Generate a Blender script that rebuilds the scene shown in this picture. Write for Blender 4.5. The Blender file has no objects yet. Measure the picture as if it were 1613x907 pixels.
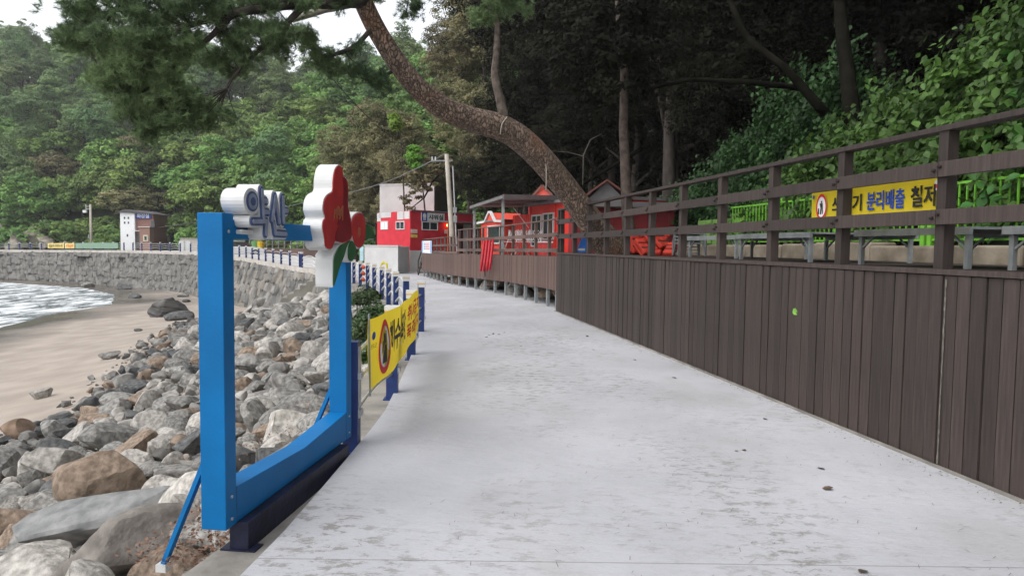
import bpy, math, random
import numpy as np
from mathutils import Vector, noise as mnoise
S = bpy.context.scene
COL = S.collection
rng = np.random.default_rng(7)
random.seed(7)
R_ = math.radians
# ------------------------------------------------------------------ camera
FPX, PW, PH, EYE = 1100.0, 1613, 907, 1.6
pitch, roll = R_(3.4), R_(0.7)
cf = Vector((0, math.cos(pitch), -math.sin(pitch)))
u0 = Vector((0, math.sin(pitch), math.cos(pitch)))
r0 = Vector((1, 0, 0))
cr = r0*math.cos(roll) + u0*math.sin(roll)
cu = -r0*math.sin(roll) + u0*math.cos(roll)
cam = bpy.data.cameras.new('camera')
cam.sensor_width = 36; cam.lens = FPX/PW*36; cam.clip_end = 5000; cam.clip_start = 0.05
co = bpy.data.objects.new('camera', cam); COL.objects.link(co)
from mathutils import Matrix
M = Matrix((cr, cu, -cf)).transposed().to_4x4(); M.translation = (0, 0, EYE)
co.matrix_world = M
S.camera = co
# ------------------------------------------------------------------ world and sun (bright overcast, light from the open sea on the left)
SUN_EL, SUN_AZ = 54, 232        # azimuth: compass style, 0 = +Y, clockwise; 232 = behind left
w = bpy.data.worlds.new('World'); S.world = w; w.use_nodes = True
nt = w.node_tree; bg = nt.nodes['Background']
sky = nt.nodes.new('ShaderNodeTexSky'); sky.sky_type = 'NISHITA'; sky.sun_disc = False
sky.sun_elevation = R_(SUN_EL); sky.sun_rotation = R_(SUN_AZ)
sky.air_density = 1.0; sky.dust_density = 2.0; sky.ozone_density = 1.0
hs = nt.nodes.new('ShaderNodeHueSaturation'); hs.inputs['Saturation'].default_value = 0.18
hs.inputs['Value'].default_value = 1.35
nt.links.new(sky.outputs[0], hs.inputs['Color']); nt.links.new(hs.outputs[0], bg.inputs[0])
bg.inputs[1].default_value = 0.15
sl = bpy.data.lights.new('sun', 'SUN'); sl.energy = 0.5; sl.angle = R_(40); sl.color = (1, .965, .92)
so = bpy.data.objects.new('sun', sl); COL.objects.link(so)
sd = Vector((math.sin(R_(SUN_AZ))*math.cos(R_(SUN_EL)), math.cos(R_(SUN_AZ))*math.cos(R_(SUN_EL)), math.sin(R_(SUN_EL))))
so.rotation_euler = (-sd).to_track_quat('-Z', 'Y').to_euler()
S.view_settings.view_transform = 'Standard'; S.view_settings.look = 'None'
S.view_settings.exposure = 0.72; S.view_settings.gamma = 1.0

# ------------------------------------------------------------------ helpers
def ray(x, y): return cf + cr*((x-PW/2)/FPX) + cu*(-(y-PH/2)/FPX)
def G(x, y, z=0.0):
    d = ray(x, y); return Vector((0, 0, EYE)) + d*((z-EYE)/d.z)
def D(x, y, Y):
    d = ray(x, y); return Vector((0, 0, EYE)) + d*(Y/d.y)
WOFF = {}
def put(o, parent=None, loc=None):
    COL.objects.link(o)
    if loc is not None: o.location = loc
    if parent is not None: o.parent = parent
    return o
def tag(o, label=None, cat=None, group=None, kind=None):
    if label: o['label'] = label
    if cat: o['category'] = cat
    if group: o['group'] = group
    if kind: o['kind'] = kind
    return o
def thing(name, label, cat, loc=(0, 0, 0), group=None):
    o = bpy.data.objects.new(name, None); o.empty_display_size = .2
    put(o, None, loc); WOFF[o] = Vector(loc)
    return tag(o, label, cat, group)
def woff(p): return WOFF.get(p, Vector((0, 0, 0))) if p is not None else Vector((0, 0, 0))
def np_mesh(name, V, F, mats=None, smooth=False, var=None, mi=None, sharp=0):
    """F: (m,k) int array, all faces with k corners"""
    me = bpy.data.meshes.new(name)
    V = np.asarray(V, np.float32); F = np.asarray(F, np.int32); m, k = F.shape
    me.vertices.add(len(V)); me.vertices.foreach_set('co', V.ravel())
    me.loops.add(m*k); me.loops.foreach_set('vertex_index', F.ravel())
    me.polygons.add(m); me.polygons.foreach_set('loop_start', np.arange(0, m*k, k, dtype=np.int32))
    me.polygons.foreach_set('loop_total', np.full(m, k, np.int32))
    if smooth: me.polygons.foreach_set('use_smooth', np.ones(m, bool))
    if mats:
        for q in (mats if isinstance(mats, (list, tuple)) else [mats]): me.materials.append(q)
    if mi is not None: me.polygons.foreach_set('material_index', np.asarray(mi, np.int32))
    me.update(calc_edges=True)
    if sharp: me.set_sharp_from_angle(angle=sharp)
    if var is not None:
        a = me.attributes.new('var', 'FLOAT', 'POINT'); a.data.foreach_set('value', np.asarray(var, np.float32))
    return me
class MB:
    def __init__(s): s.v = []; s.f = []
    def quad(s, *p):
        b = len(s.v); s.v += [tuple(q) for q in p]; s.f.append(tuple(range(b, b+len(p)))); return s
    def hexa(s, P):
        """8 points: bottom 4 ccw, top 4 ccw"""
        b = len(s.v); s.v += [tuple(p) for p in P]
        for q in ((3, 2, 1, 0), (4, 5, 6, 7), (0, 1, 5, 4), (1, 2, 6, 5), (2, 3, 7, 6), (3, 0, 4, 7)): s.f.append(tuple(b+i for i in q))
        return s
    def box(s, x0, x1, y0, y1, z0, z1, T=None):
        P = [(x0, y0, z0), (x1, y0, z0), (x1, y1, z0), (x0, y1, z0), (x0, y0, z1), (x1, y0, z1), (x1, y1, z1), (x0, y1, z1)]
        if T: P = [T(*p) for p in P]
        return s.hexa(P)
    def bar(s, a, b, wd, ht, up=(0, 0, 1)):
        """rectangular bar from a to b, width across, height along up"""
        a, b = Vector(a), Vector(b); d = (b-a).normalized(); up = Vector(up)
        sx = d.cross(up)
        if sx.length < 1e-4: sx = d.cross(Vector((1, 0, 0)))
        sx.normalize(); uz = sx.cross(d).normalized()
        P = []
        for c in (a, b):
            P.append([c - sx*wd/2 - uz*ht/2, c + sx*wd/2 - uz*ht/2, c + sx*wd/2 + uz*ht/2, c - sx*wd/2 + uz*ht/2])
        b0 = len(s.v); s.v += [tuple(p) for p in P[0]+P[1]]
        for q in ((0, 1, 2, 3), (7, 6, 5, 4), (0, 4, 5, 1), (1, 5, 6, 2), (2, 6, 7, 3), (3, 7, 4, 0)): s.f.append(tuple(b0+i for i in q))
        return s
    def tube(s, pts, rad, n=8, jit=0.0, cap=True):
        pts = [Vector(p) for p in pts]; m = len(pts)
        rad = rad if isinstance(rad, (list, tuple)) else [rad]*m
        ref = Vector((0.13, 0.21, 0.97)); b0 = len(s.v)
        for i, p in enumerate(pts):
            d = (pts[min(i+1, m-1)] - pts[max(i-1, 0)]).normalized()
            if abs(d.dot(ref)) > .95: ref = Vector((1, 0.1, 0))
            a = d.cross(ref).normalized(); b = a.cross(d).normalized(); ref = b
            for k in range(n):
                t = 2*math.pi*k/n; rr = rad[i]*(1+jit*(random.random()-.5))
                s.v.append(tuple(p + a*math.cos(t)*rr + b*math.sin(t)*rr))
        for i in range(m-1):
            for k in range(n):
                s.f.append((b0+i*n+k, b0+i*n+(k+1) % n, b0+(i+1)*n+(k+1) % n, b0+(i+1)*n+k))
        if cap:
            s.f.append(tuple(b0+k for k in range(n))); s.f.append(tuple(b0+(m-1)*n+k for k in reversed(range(n))))
        return s
    def prism(s, outline, T, t0, t1):
        """outline of (a,b); T(a,t,b)->world; from depth t0 to t1"""
        n = len(outline); b0 = len(s.v)
        for t in (t0, t1): s.v += [tuple(T(a, t, b)) for a, b in outline]
        s.f.append(tuple(b0+i for i in range(n))); s.f.append(tuple(b0+n+i for i in reversed(range(n))))
        for i in range(n):
            j = (i+1) % n; s.f.append((b0+j, b0+i, b0+n+i, b0+n+j))
        return s
    def mesh(s, name, mat, off=Vector((0, 0, 0)), smooth=False, fix=True):
        me = bpy.data.meshes.new(name)
        me.from_pydata([(x-off.x, y-off.y, z-off.z) for x, y, z in s.v], [], s.f)
        if mat: me.materials.append(mat)
        if fix:
            import bmesh
            bm = bmesh.new(); bm.from_mesh(me); bmesh.ops.recalc_face_normals(bm, faces=bm.faces); bm.to_mesh(me); bm.free()
        if smooth: me.polygons.foreach_set('use_smooth', [True]*len(me.polygons))
        me.update(); return me
    def build(s, name, mat, parent=None, smooth=False, fix=True, bevel=0):
        off = woff(parent)
        o = bpy.data.objects.new(name, s.mesh(name, mat, off, smooth, fix))
        put(o, parent); WOFF[o] = off
        if bevel:
            b = o.modifiers.new('bevel', 'BEVEL'); b.width = bevel; b.segments = 2; b.limit_method = 'ANGLE'
        return o
def part(name, me, parent, wloc=(0, 0, 0), rz=0):
    """object with shared mesh; wloc is a world position"""
    o = bpy.data.objects.new(name, me); put(o, parent, Vector(wloc) - woff(parent)); o.rotation_euler.z = rz
    WOFF[o] = Vector(wloc); return o
def text_on(body, O, ux, uy, wd, ht, mat, parent, name='lettering', depth=.004, bold=0.0, lift=.002):
    O, ux, uy = Vector(O), Vector(ux).normalized(), Vector(uy).normalized(); n = ux.cross(uy)
    c = bpy.data.curves.new('txt', 'FONT'); c.body = body; c.extrude = .01; c.offset = bold; c.space_line = 1.05; c.resolution_u = 3
    o = bpy.data.objects.new('txt', c); COL.objects.link(o); bpy.context.view_layer.update()
    me0 = o.to_mesh(); V = np.array([v.co[:] for v in me0.vertices]); F = [tuple(p.vertices) for p in me0.polygons]
    o.to_mesh_clear(); bpy.data.objects.remove(o); bpy.data.curves.remove(c)
    mn, mx = V.min(0), V.max(0); m = MB()
    for q in V:
        a = (q[0]-mn[0])/(mx[0]-mn[0])*wd; b = (q[1]-mn[1])/(mx[1]-mn[1])*ht; t = lift + (depth if q[2] > 0 else 0)
        m.v.append(tuple(O + ux*a + uy*b + n*t))
    m.f = F
    return m.build(name, mat, parent, fix=False)
# ------------------------------------------------------------------ materials
MATS = {}
def mat(name, c, rough=.7, var=.12, scale=6.0, bump=0.0, bscale=40.0, metal=0.0, c2=None, spec=.35, attr=False, transl=0.0, stretch=None, detail=5, lo=.35, hi=.65, orand=0.0):
    if name in MATS: return MATS[name]
    m = bpy.data.materials.new(name); m.use_nodes = True; n = m.node_tree.nodes; l = m.node_tree.links
    p = n['Principled BSDF']; p.inputs['Roughness'].default_value = rough; p.inputs['Metallic'].default_value = metal
    p.inputs['Specular IOR Level'].default_value = spec
    tc = n.new('ShaderNodeTexCoord'); src = tc.outputs['Object']
    if stretch:
        mp = n.new('ShaderNodeMapping'); mp.inputs['Scale'].default_value = stretch; l.new(src, mp.inputs[0]); src = mp.outputs[0]
    nz = n.new('ShaderNodeTexNoise'); nz.inputs['Scale'].default_value = scale; nz.inputs['Detail'].default_value = detail; l.new(src, nz.inputs['Vector'])
    rp = n.new('ShaderNodeValToRGB'); e = rp.color_ramp.elements
    c2 = c2 or tuple(min(1, x*(1+var)) for x in c); c1 = c if c2 and var == 0 else tuple(x*(1-var) for x in c)
    e[0].position = lo; e[1].position = hi; e[0].color = (*c1, 1); e[1].color = (*c2, 1)
    l.new(nz.outputs['Fac'], rp.inputs[0]); colo = rp.outputs[0]
    if attr:
        at = n.new('ShaderNodeAttribute'); at.attribute_name = 'var'
        oi = n.new('ShaderNodeObjectInfo'); ad = n.new('ShaderNodeMath'); ad.operation = 'MULTIPLY_ADD'
        l.new(oi.outputs['Random'], ad.inputs[0]); ad.inputs[1].default_value = .5; l.new(at.outputs['Fac'], ad.inputs[2])
        mr = n.new('ShaderNodeMapRange'); mr.inputs[1].default_value = 0; mr.inputs[2].default_value = 1.5; mr.inputs[3].default_value = .55; mr.inputs[4].default_value = 1.5
        l.new(ad.outputs[0], mr.inputs[0])
        hv = n.new('ShaderNodeHueSaturation'); l.new(mr.outputs[0], hv.inputs['Value']); l.new(colo, hv.inputs['Color'])
        h2 = n.new('ShaderNodeMapRange'); h2.inputs[3].default_value = .475; h2.inputs[4].default_value = .52
        l.new(oi.outputs['Random'], h2.inputs[0]); l.new(h2.outputs[0], hv.inputs['Hue']); colo = hv.outputs[0]
    if orand:
        oi = n.new('ShaderNodeObjectInfo'); mr = n.new('ShaderNodeMapRange'); mr.inputs[3].default_value = 1-orand; mr.inputs[4].default_value = 1+orand; l.new(oi.outputs['Random'], mr.inputs[0])
        hv = n.new('ShaderNodeHueSaturation'); l.new(mr.outputs[0], hv.inputs['Value']); l.new(colo, hv.inputs['Color']); colo = hv.outputs[0]
    l.new(colo, p.inputs['Base Color'])
    if bump:
        bz = n.new('ShaderNodeTexNoise'); bz.inputs['Scale'].default_value = bscale; bz.inputs['Detail'].default_value = 6; l.new(src, bz.inputs['Vector'])
        bp = n.new('ShaderNodeBump'); bp.inputs['Strength'].default_value = bump; bp.inputs['Distance'].default_value = .02
        l.new(bz.outputs['Fac'], bp.inputs['Height']); l.new(bp.outputs[0], p.inputs['Normal'])
    if transl:
        tr = n.new('ShaderNodeBsdfTranslucent'); l.new(colo, tr.inputs['Color']); mx = n.new('ShaderNodeMixShader'); mx.inputs[0].default_value = transl
        l.new(p.outputs[0], mx.inputs[1]); l.new(tr.outputs[0], mx.inputs[2]); l.new(mx.outputs[0], n['Material Output'].inputs['Surface'])
    MATS[name] = m; return m
def emit(name, c, s):
    m = bpy.data.materials.new(name); m.use_nodes = True; p = m.node_tree.nodes['Principled BSDF']
    p.inputs['Base Color'].default_value = (*c, 1); p.inputs['Emission Color'].default_value = (*c, 1); p.inputs['Emission Strength'].default_value = s
    return m
m_blue = mat('blue_paint', (.001, .132, .355), .5, .10, 2.2, .08, 45, spec=.2)
m_navy = mat('navy_paint', (.016, .036, .14), .45, .15, 9, .08, 60)
m_navydark = mat('dark_navy_steel', (.012, .014, .035), .5, .4, 9, .2, 30)
m_white = mat('white_paint', (.60, .60, .59), .5, .05, 5)
m_whitewall = mat('white_render', (.50, .49, .48), .85, .07, 1.2, .1, 30)
m_silver = mat('galvanised_steel', (.42, .43, .44), .45, .12, 9, metal=.6)
m_greysteel = mat('grey_steel_paint', (.24, .255, .255), .55, .15, 8)
m_gold = mat('gold_band', (.6, .36, .08), .4, .05)
m_red = mat('sign_red', (.42, .028, .03), .5, .12, 9)
m_leafsign = mat('sign_green', (.022, .10, .035), .5, .15, 8)
m_yellow = mat('banner_yellow', (.82, .62, .03), .7, .04, 3, transl=.35)
m_black = mat('print_black', (.018, .016, .015), .7, .1)
m_pblue = mat('print_blue', (.02, .06, .30), .7, .1)
m_pred = mat('print_red', (.62, .03, .03), .7, .1)
m_pwhite = mat('print_white', (.78, .78, .78), .7, .03)
m_wood = mat('dark_stained_wood', (.047, .0345, .030), .72, .30, 3.0, .25, 30, stretch=(14, 14, .8), lo=.3, hi=.7, orand=.24)
m_wood2 = mat('brown_stained_wood', (.115, .072, .060), .75, .2, 3.0, .25, 30, stretch=(14, 14, .8), lo=.3, hi=.7, orand=.24)
m_bolt = mat('rusty_bolt', (.03, .022, .02), .6, .3)
m_conc = mat('rough_concrete', (.24, .225, .20), .9, .25, 3, .5, 14)
m_capst = mat('coping_concrete', (.44, .41, .37), .9, .15, 2, .2, 10)
m_lime = mat('lime_green_paint', (.14, .38, .035), .45, .08, 5)
m_redhut = mat('red_corrugated_steel', (.62, .035, .022), .5, .12, 2)
m_redhut2 = mat('orange_red_boards', (.72, .09, .06), .55, .08, 2)
m_reddark = mat('dark_red_steel', (.22, .016, .02), .55, .15, 2)
m_redwall = mat('red_render', (.52, .025, .04), .8, .1, 2, .1, 20)
m_glass = mat('window_glass', (.03, .04, .045), .08, .3, 2, spec=.8)
m_roofgrey = mat('grey_roof_sheet', (.16, .15, .15), .6, .15, 3)
m_roofbrown = mat('brown_roof', (.20, .075, .06), .7, .2, 3)
m_soffit = mat('soffit_boards', (.36, .27, .26), .8, .1, 2)
m_brick = mat('red_brown_brick', (.23, .12, .095), .85, .2, 12)
m_bark = mat('pine_bark', (.20, .115, .075), .9, .5, 5, .9, 16, c2=(.30, .20, .145), stretch=(1, 1, .45))
m_barkd = mat('dark_bark', (.045, .036, .03), .9, .4, 6, .6, 18)
m_pole = mat('concrete_pole', (.42, .38, .32), .85, .12, 3, .1, 20)
m_stone = mat('grey_stone', (.22, .215, .205), .85, .35, 1.7, .45, 12, c2=(.32, .31, .29), attr=False)
m_rock_g = mat('grey_rock', (.165, .158, .146), .85, .3, 5, .9, 9, c2=(.30, .288, .265), detail=10, orand=.25)
m_rock_d = mat('slate_rock', (.06, .061, .062), .8, .3, 5, .9, 9, c2=(.135, .135, .132), detail=10, orand=.25)
m_rock_p = mat('pale_rock', (.30, .28, .25), .9, .25, 5, .9, 9, c2=(.48, .45, .41), detail=10, orand=.2)
m_rock_t = mat('tan_rock', (.17, .125, .09), .9, .25, 5, .9, 9, c2=(.29, .22, .165), detail=10, orand=.2)
m_soil = mat('forest_soil', (.020, .024, .014), .95, .4, .5, .4, 8, c2=(.030, .042, .018))
m_litter = mat('dry_leaf_litter', (.16, .085, .055), .9, .5, 14, c2=(.26, .15, .10))
# foliage
m_pineF = mat('pine_needles', (.105, .18, .085), .6, .3, .6, c2=(.20, .29, .13), attr=True, transl=.45)
m_hillA = mat('hill_pine_foliage', (.10, .175, .07), .7, .2, .25, c2=(.20, .295, .108), attr=True, transl=.2)
m_hillB = mat('broadleaf_foliage', (.105, .20, .05), .6, .2, .3, c2=(.21, .335, .082), attr=True, transl=.25)
m_olive = mat('olive_foliage', (.135, .132, .062), .7, .2, .3, c2=(.27, .245, .12), attr=True, transl=.2)
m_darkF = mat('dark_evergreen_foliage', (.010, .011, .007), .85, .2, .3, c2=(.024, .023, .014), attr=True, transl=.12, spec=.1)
m_vine = mat('vine_leaf', (.036, .098, .02), .5, .25, 1.2, c2=(.085, .20, .04), attr=True, transl=.3, spec=.3)
m_shrub = mat('shrub_leaf', (.05, .095, .03), .5, .25, 1.2, c2=(.09, .15, .05), attr=True, transl=.25)

def path_material():
    m = bpy.data.materials.new('worn_pale_concrete'); m.use_nodes = True; n = m.node_tree.nodes; l = m.node_tree.links
    p = n['Principled BSDF']; p.inputs['Roughness'].default_value = .8; p.inputs['Specular IOR Level'].default_value = .3
    g = n.new('ShaderNodeNewGeometry')
    def nz(s, d=6, st=(1, 1, 1), rot=0, rough=.6):
        mp = n.new('ShaderNodeMapping'); mp.inputs['Scale'].default_value = st; mp.inputs['Rotation'].default_value = (0, 0, rot); l.new(g.outputs['Position'], mp.inputs[0])
        q = n.new('ShaderNodeTexNoise'); q.inputs['Scale'].default_value = s; q.inputs['Detail'].default_value = d; q.inputs['Roughness'].default_value = rough; l.new(mp.outputs[0], q.inputs['Vector']); return q.outputs['Fac']
    def ramp(x, a, b):
        r = n.new('ShaderNodeMapRange'); r.interpolation_type = 'SMOOTHSTEP'; r.inputs[1].default_value = a; r.inputs[2].default_value = b; l.new(x, r.inputs[0]); return r.outputs[0]
    def mul(a, b):
        r = n.new('ShaderNodeMath'); r.operation = 'MULTIPLY'; l.new(a, r.inputs[0])
        if isinstance(b, float): r.inputs[1].default_value = b
        else: l.new(b, r.inputs[1])
        return r.outputs[0]
    def mix(f, a, b):
        r = n.new('ShaderNodeMix'); r.data_type = 'RGBA'
        l.new(f, r.inputs[0])
        for i, q in ((6, a), (7, b)):
            if isinstance(q, tuple): r.inputs[i].default_value = (*q, 1)
            else: l.new(q, r.inputs[i])
        return r.outputs[2]
    base = mix(ramp(nz(.5, 4), .35, .65), (.395, .395, .412), (.465, .465, .485))
    worn = ramp(nz(.55, 5, (1, .6, 1), .5), .42, .64)
    flake = ramp(nz(6.5, 10, (1, 1.8, 1), .25, .78), .50, .585)
    c = mix(mul(mul(worn, flake), .85), base, (.20, .19, .168))
    fine = ramp(nz(22, 6, (1, 3, 1), .1, .8), .60, .66)
    c = mix(mul(fine, .6), c, (.19, .18, .155))
    dirt = ramp(nz(.7, 6, (1, .6, 1)), .50, .72)
    c = mix(mul(dirt, .35), c, (.27, .25, .215))
    # cast joint across the slab
    sx = n.new('ShaderNodeSeparateXYZ'); l.new(g.outputs['Position'], sx.inputs[0])
    for y0 in (3.47, 14.2, 24.0):
        a = n.new('ShaderNodeMath'); a.operation = 'SUBTRACT'; l.new(sx.outputs['Y'], a.inputs[0]); a.inputs[1].default_value = y0
        b = n.new('ShaderNodeMath'); b.operation = 'ABSOLUTE'; l.new(a.outputs[0], b.inputs[0])
        r = n.new('ShaderNodeMapRange'); r.inputs[1].default_value = .003; r.inputs[2].default_value = .007; r.inputs[3].default_value = .6; r.inputs[4].default_value = 0; l.new(b.outputs[0], r.inputs[0])
        c = mix(r.outputs[0], c, (.17, .16, .15))
    l.new(c, p.inputs['Base Color'])
    bp = n.new('ShaderNodeBump'); bp.inputs['Strength'].default_value = .6; bp.inputs['Distance'].default_value = .015
    l.new(nz(9, 9, (1, 1.6, 1), .3, .7), bp.inputs['Height']); l.new(bp.outputs[0], p.inputs['Normal'])
    return m
def sand_material():
    m = mat('beach_sand', (.33, .28, .235), .95, .10, .8, .12, 30, c2=(.385, .33, .28))
    n = m.node_tree.nodes; l = m.node_tree.links; p = n['Principled BSDF']
    g = n.new('ShaderNodeNewGeometry'); sx = n.new('ShaderNodeSeparateXYZ'); l.new(g.outputs['Position'], sx.inputs[0])
    nz = n.new('ShaderNodeTexNoise'); nz.inputs['Scale'].default_value = .12; l.new(g.outputs['Position'], nz.inputs['Vector'])
    a = n.new('ShaderNodeMath'); a.operation = 'MULTIPLY_ADD'; l.new(nz.outputs[0], a.inputs[0]); a.inputs[1].default_value = .35; l.new(sx.outputs['Z'], a.inputs[2])
    r = n.new('ShaderNodeMapRange'); r.inputs[1].default_value = -3.50; r.inputs[2].default_value = -3.36; l.new(a.outputs[0], r.inputs[0])
    mx = n.new('ShaderNodeMix'); mx.data_type = 'RGBA'; l.new(r.outputs[0], mx.inputs[0]); mx.inputs[6].default_value = (.10, .085, .07, 1)
    l.new(p.inputs['Base Color'].links[0].from_socket, mx.inputs[7]); l.new(mx.outputs[2], p.inputs['Base Color'])
    rr = n.new('ShaderNodeMapRange'); rr.inputs[3].default_value = .25; rr.inputs[4].default_value = .95; l.new(r.outputs[0], rr.inputs[0]); l.new(rr.outputs[0], p.inputs['Roughness'])
    return m
def sea_material():
    m = bpy.data.materials.new('sea_water'); m.use_nodes = True; n = m.node_tree.nodes; l = m.node_tree.links
    p = n['Principled BSDF']; p.inputs['Roughness'].default_value = .12; p.inputs['IOR'].default_value = 1.33
    g = n.new('ShaderNodeNewGeometry'); mp = n.new('ShaderNodeMapping'); mp.inputs['Scale'].default_value = (1, .35, 1); mp.inputs['Rotation'].default_value = (0, 0, .5); l.new(g.outputs['Position'], mp.inputs[0])
    a = n.new('ShaderNodeTexNoise'); a.inputs['Scale'].default_value = .8; a.inputs['Detail'].default_value = 12; a.inputs['Roughness'].default_value = .7; a.inputs['Distortion'].default_value = .6; l.new(mp.outputs[0], a.inputs[0])
    r = n.new('ShaderNodeValToRGB'); e = r.color_ramp.elements; e[0].position = .46; e[1].position = .56; e[0].color = (.16, .19, .20, 1); e[1].color = (.72, .74, .75, 1); l.new(a.outputs[0], r.inputs[0]); l.new(r.outputs[0], p.inputs['Base Color'])
    r2 = n.new('ShaderNodeMapRange'); r2.inputs[1].default_value = .46; r2.inputs[2].default_value = .56; r2.inputs[3].default_value = .12; r2.inputs[4].default_value = .8; l.new(a.outputs[0], r2.inputs[0]); l.new(r2.outputs[0], p.inputs['Roughness'])
    b = n.new('ShaderNodeBump'); b.inputs['Strength'].default_value = .6; b.inputs['Distance'].default_value = .3; l.new(a.outputs[0], b.inputs['Height']); l.new(b.outputs[0], p.inputs['Normal'])
    return m
# ------------------------------------------------------------------ plan geometry (metres, camera at the origin, +Y ahead)
WA = Vector((3.31, 4.41, 0)); WU = Vector((-.1686, .9857, 0)).normalized(); WN = Vector((-WU.y, WU.x, 0))   # WN points to the path
def wall(s, off=0, z=0):          # off > 0 : away from the path (inland)
    q = WA + WU*s - WN*off; return Vector((q.x, q.y, z))
PATH_L = [(-2.2, -4), (-1.62, 1.0), (-1.27, 3.39), (-1.21, 5.52), (-1.22, 6.85), (-1.36, 9), (-1.64, 12.47), (-2.35, 16), (-3.6, 21), (-5.1, 26), (-6.6, 30.3), (-9.3, 37), (-12.2, 43.5)]
LOW = [(1.12, 17.5), (.95, 18.66), (-.13, 22.57), (-1.46, 26.03), (-2.89, 29.76), (-4.68, 36.26)]
SEAW = [(-6.9, 31.0, -.02), (-9.3, 37.0, 0), (-10.9, 40.5, 0), (-12.6, 44.2, 0), (-14.6, 47, .05), (-23, 60, .35), (-34, 75, .55), (-47, 85, .55), (-59, 92, .4), (-71, 97, .25), (-95, 104, .1), (-130, 110, 0)]
def lerp_poly(P, n):
    P = np.array(P, float); seg = np.hypot(*(P[1:, :2]-P[:-1, :2]).T); c = np.r_[0, np.cumsum(seg)]
    t = np.linspace(0, c[-1], n); return np.stack([np.interp(t, c, P[:, k]) for k in range(P.shape[1])], 1)
def poly_len(P):
    P = np.array(P, float); return np.hypot(*(P[1:, :2]-P[:-1, :2]).T).sum()
def smooth_poly(P, n, it=3):
    Q = lerp_poly(P, n*4)
    k = n//4 or 1
    for _ in range(it):
        Z = Q.copy(); Z[1:-1] = (Q[:-2]+Q[1:-1]*2+Q[2:])/4; Q = Z
    return lerp_poly(Q, n)
def dist_poly(X, Y, P):
    P = np.array(P, float)[:, :2]; best = np.full(X.shape, 1e9)
    for a, b in zip(P[:-1], P[1:]):
        d = b-a; t = np.clip(((X-a[0])*d[0]+(Y-a[1])*d[1])/(d@d), 0, 1)
        best = np.minimum(best, np.hypot(X-a[0]-t*d[0], Y-a[1]-t*d[1]))
    return best
SHORE = [(-15, -40), (-19, 0), (-26, 22), (-36, 49), (-37, 57), (-43, 66), (-52, 74), (-70, 82)]
BPATH = [(-2.2, -30)] + PATH_L[1:11]
def side_poly(X, Y, P):
    """signed: negative on the left of the direction of travel"""
    P = np.array(P, float)[:, :2]; best = np.full(X.shape, 1e9); sg = np.zeros(X.shape)
    for a, b in zip(P[:-1], P[1:]):
        d = b-a; t = np.clip(((X-a[0])*d[0]+(Y-a[1])*d[1])/(d@d), 0, 1)
        q = np.hypot(X-a[0]-t*d[0], Y-a[1]-t*d[1]); c = (X-a[0])*d[1]-(Y-a[1])*d[0]
        m = q < best; best = np.where(m, q, best); sg = np.where(m, np.sign(c), sg)
    return best*sg
def beach_z(X, Y):
    X = np.asarray(X, float); Y = np.asarray(Y, float)
    d = dist_poly(X, Y, BPATH); ds = side_poly(X, Y, SHORE)
    r = np.clip(ds, 0, None)/(np.clip(ds, 0, None)+d+1e-6)
    z = -3.7 + 3.4*r**2.1
    return np.where(ds < 0, -3.7 + np.maximum(ds*.08, -1.5), z)
def beach_pt(x, y, it=25):
    z = -2.0
    for _ in range(it):
        p = G(x, y, z); z = .5*z + .5*float(beach_z(p.x, p.y))
    return G(x, y, z)
FOOT = [(9, -40), (6.9, 0), (6.1, 5), (4.4, 15), (6.2, 19), (6.2, 25), (3.4, 32), (1.5, 40), (-1.5, 50), (-6, 60), (-15, 74), (-27, 90), (-40, 100), (-56, 107), (-75, 112), (-110, 120), (-200, 135)]
def hill_z(X, Y):
    X = np.asarray(X, float); Y = np.asarray(Y, float)
    di = np.clip(side_poly(X, Y, FOOT), 0, None)
    a = X/np.maximum(Y, 5.)
    cap = np.interp(a, [-1, -.73, -.45, -.28, -.1, .1, .5], [52, 45, 37, 26, 30, 40, 60])
    h = .80*di
    nzv = np.sin(X*.045+1.3)*np.cos(Y*.038+.4)*3.0 + np.sin(X*.11+Y*.07)*1.2
    h = h + nzv*np.clip(di/30, 0, 1)
    return np.where(h > cap*.7, cap*.7 + (cap*.3)*np.tanh((h-cap*.7)/(cap*.3)), h)
# ------------------------------------------------------------------ setting
def grid(name, xs, ys, zf, m, keep=None):
    X, Y = np.meshgrid(xs, ys); Z = zf(X, Y); V = np.stack([X, Y, Z], -1).reshape(-1, 3)
    nx, ny = len(xs), len(ys); I = np.arange(nx*ny).reshape(ny, nx)
    F = np.stack([I[:-1, :-1], I[:-1, 1:], I[1:, 1:], I[1:, :-1]], -1).reshape(-1, 4)
    if keep is not None:
        c = V[F].mean(1); F = F[keep(c[:, 0], c[:, 1])]
    o = bpy.data.objects.new(name, np_mesh(name, V, F, m, smooth=True)); put(o); return tag(o, kind='structure')
m_path = path_material(); m_sand = sand_material(); m_sea = sea_material()
def land_z(X, Y):
    h = hill_z(X, Y); return h - .32 + np.where(h > .05, .25, 0)
LANDL = PATH_L[:10] + [(x, y) for x, y, z in SEAW]
grid('ground', np.r_[np.arange(-260, -20, 4), np.arange(-20, 40, 1.5), np.arange(40, 261, 8)], np.r_[np.arange(-30, 60, 1.5), np.arange(60, 340, 4)], land_z, m_soil,
     keep=lambda x, y: side_poly(x, y, [(-2.2, -60)]+LANDL[1:]) > .75)
grid('beach', np.r_[np.arange(-90, -16, 2.), np.arange(-16, 1, .5)], np.r_[np.arange(-30, 30, .5), np.arange(30, 112, 2.)], lambda X, Y: beach_z(X, Y) - np.where(side_poly(X, Y, [(-2.2, -60)]+LANDL[1:]) > .9, 1.2, 0), m_sand, keep=lambda x, y: side_poly(x, y, [(-2.2, -60)]+LANDL[1:]) < 2.5)
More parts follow.
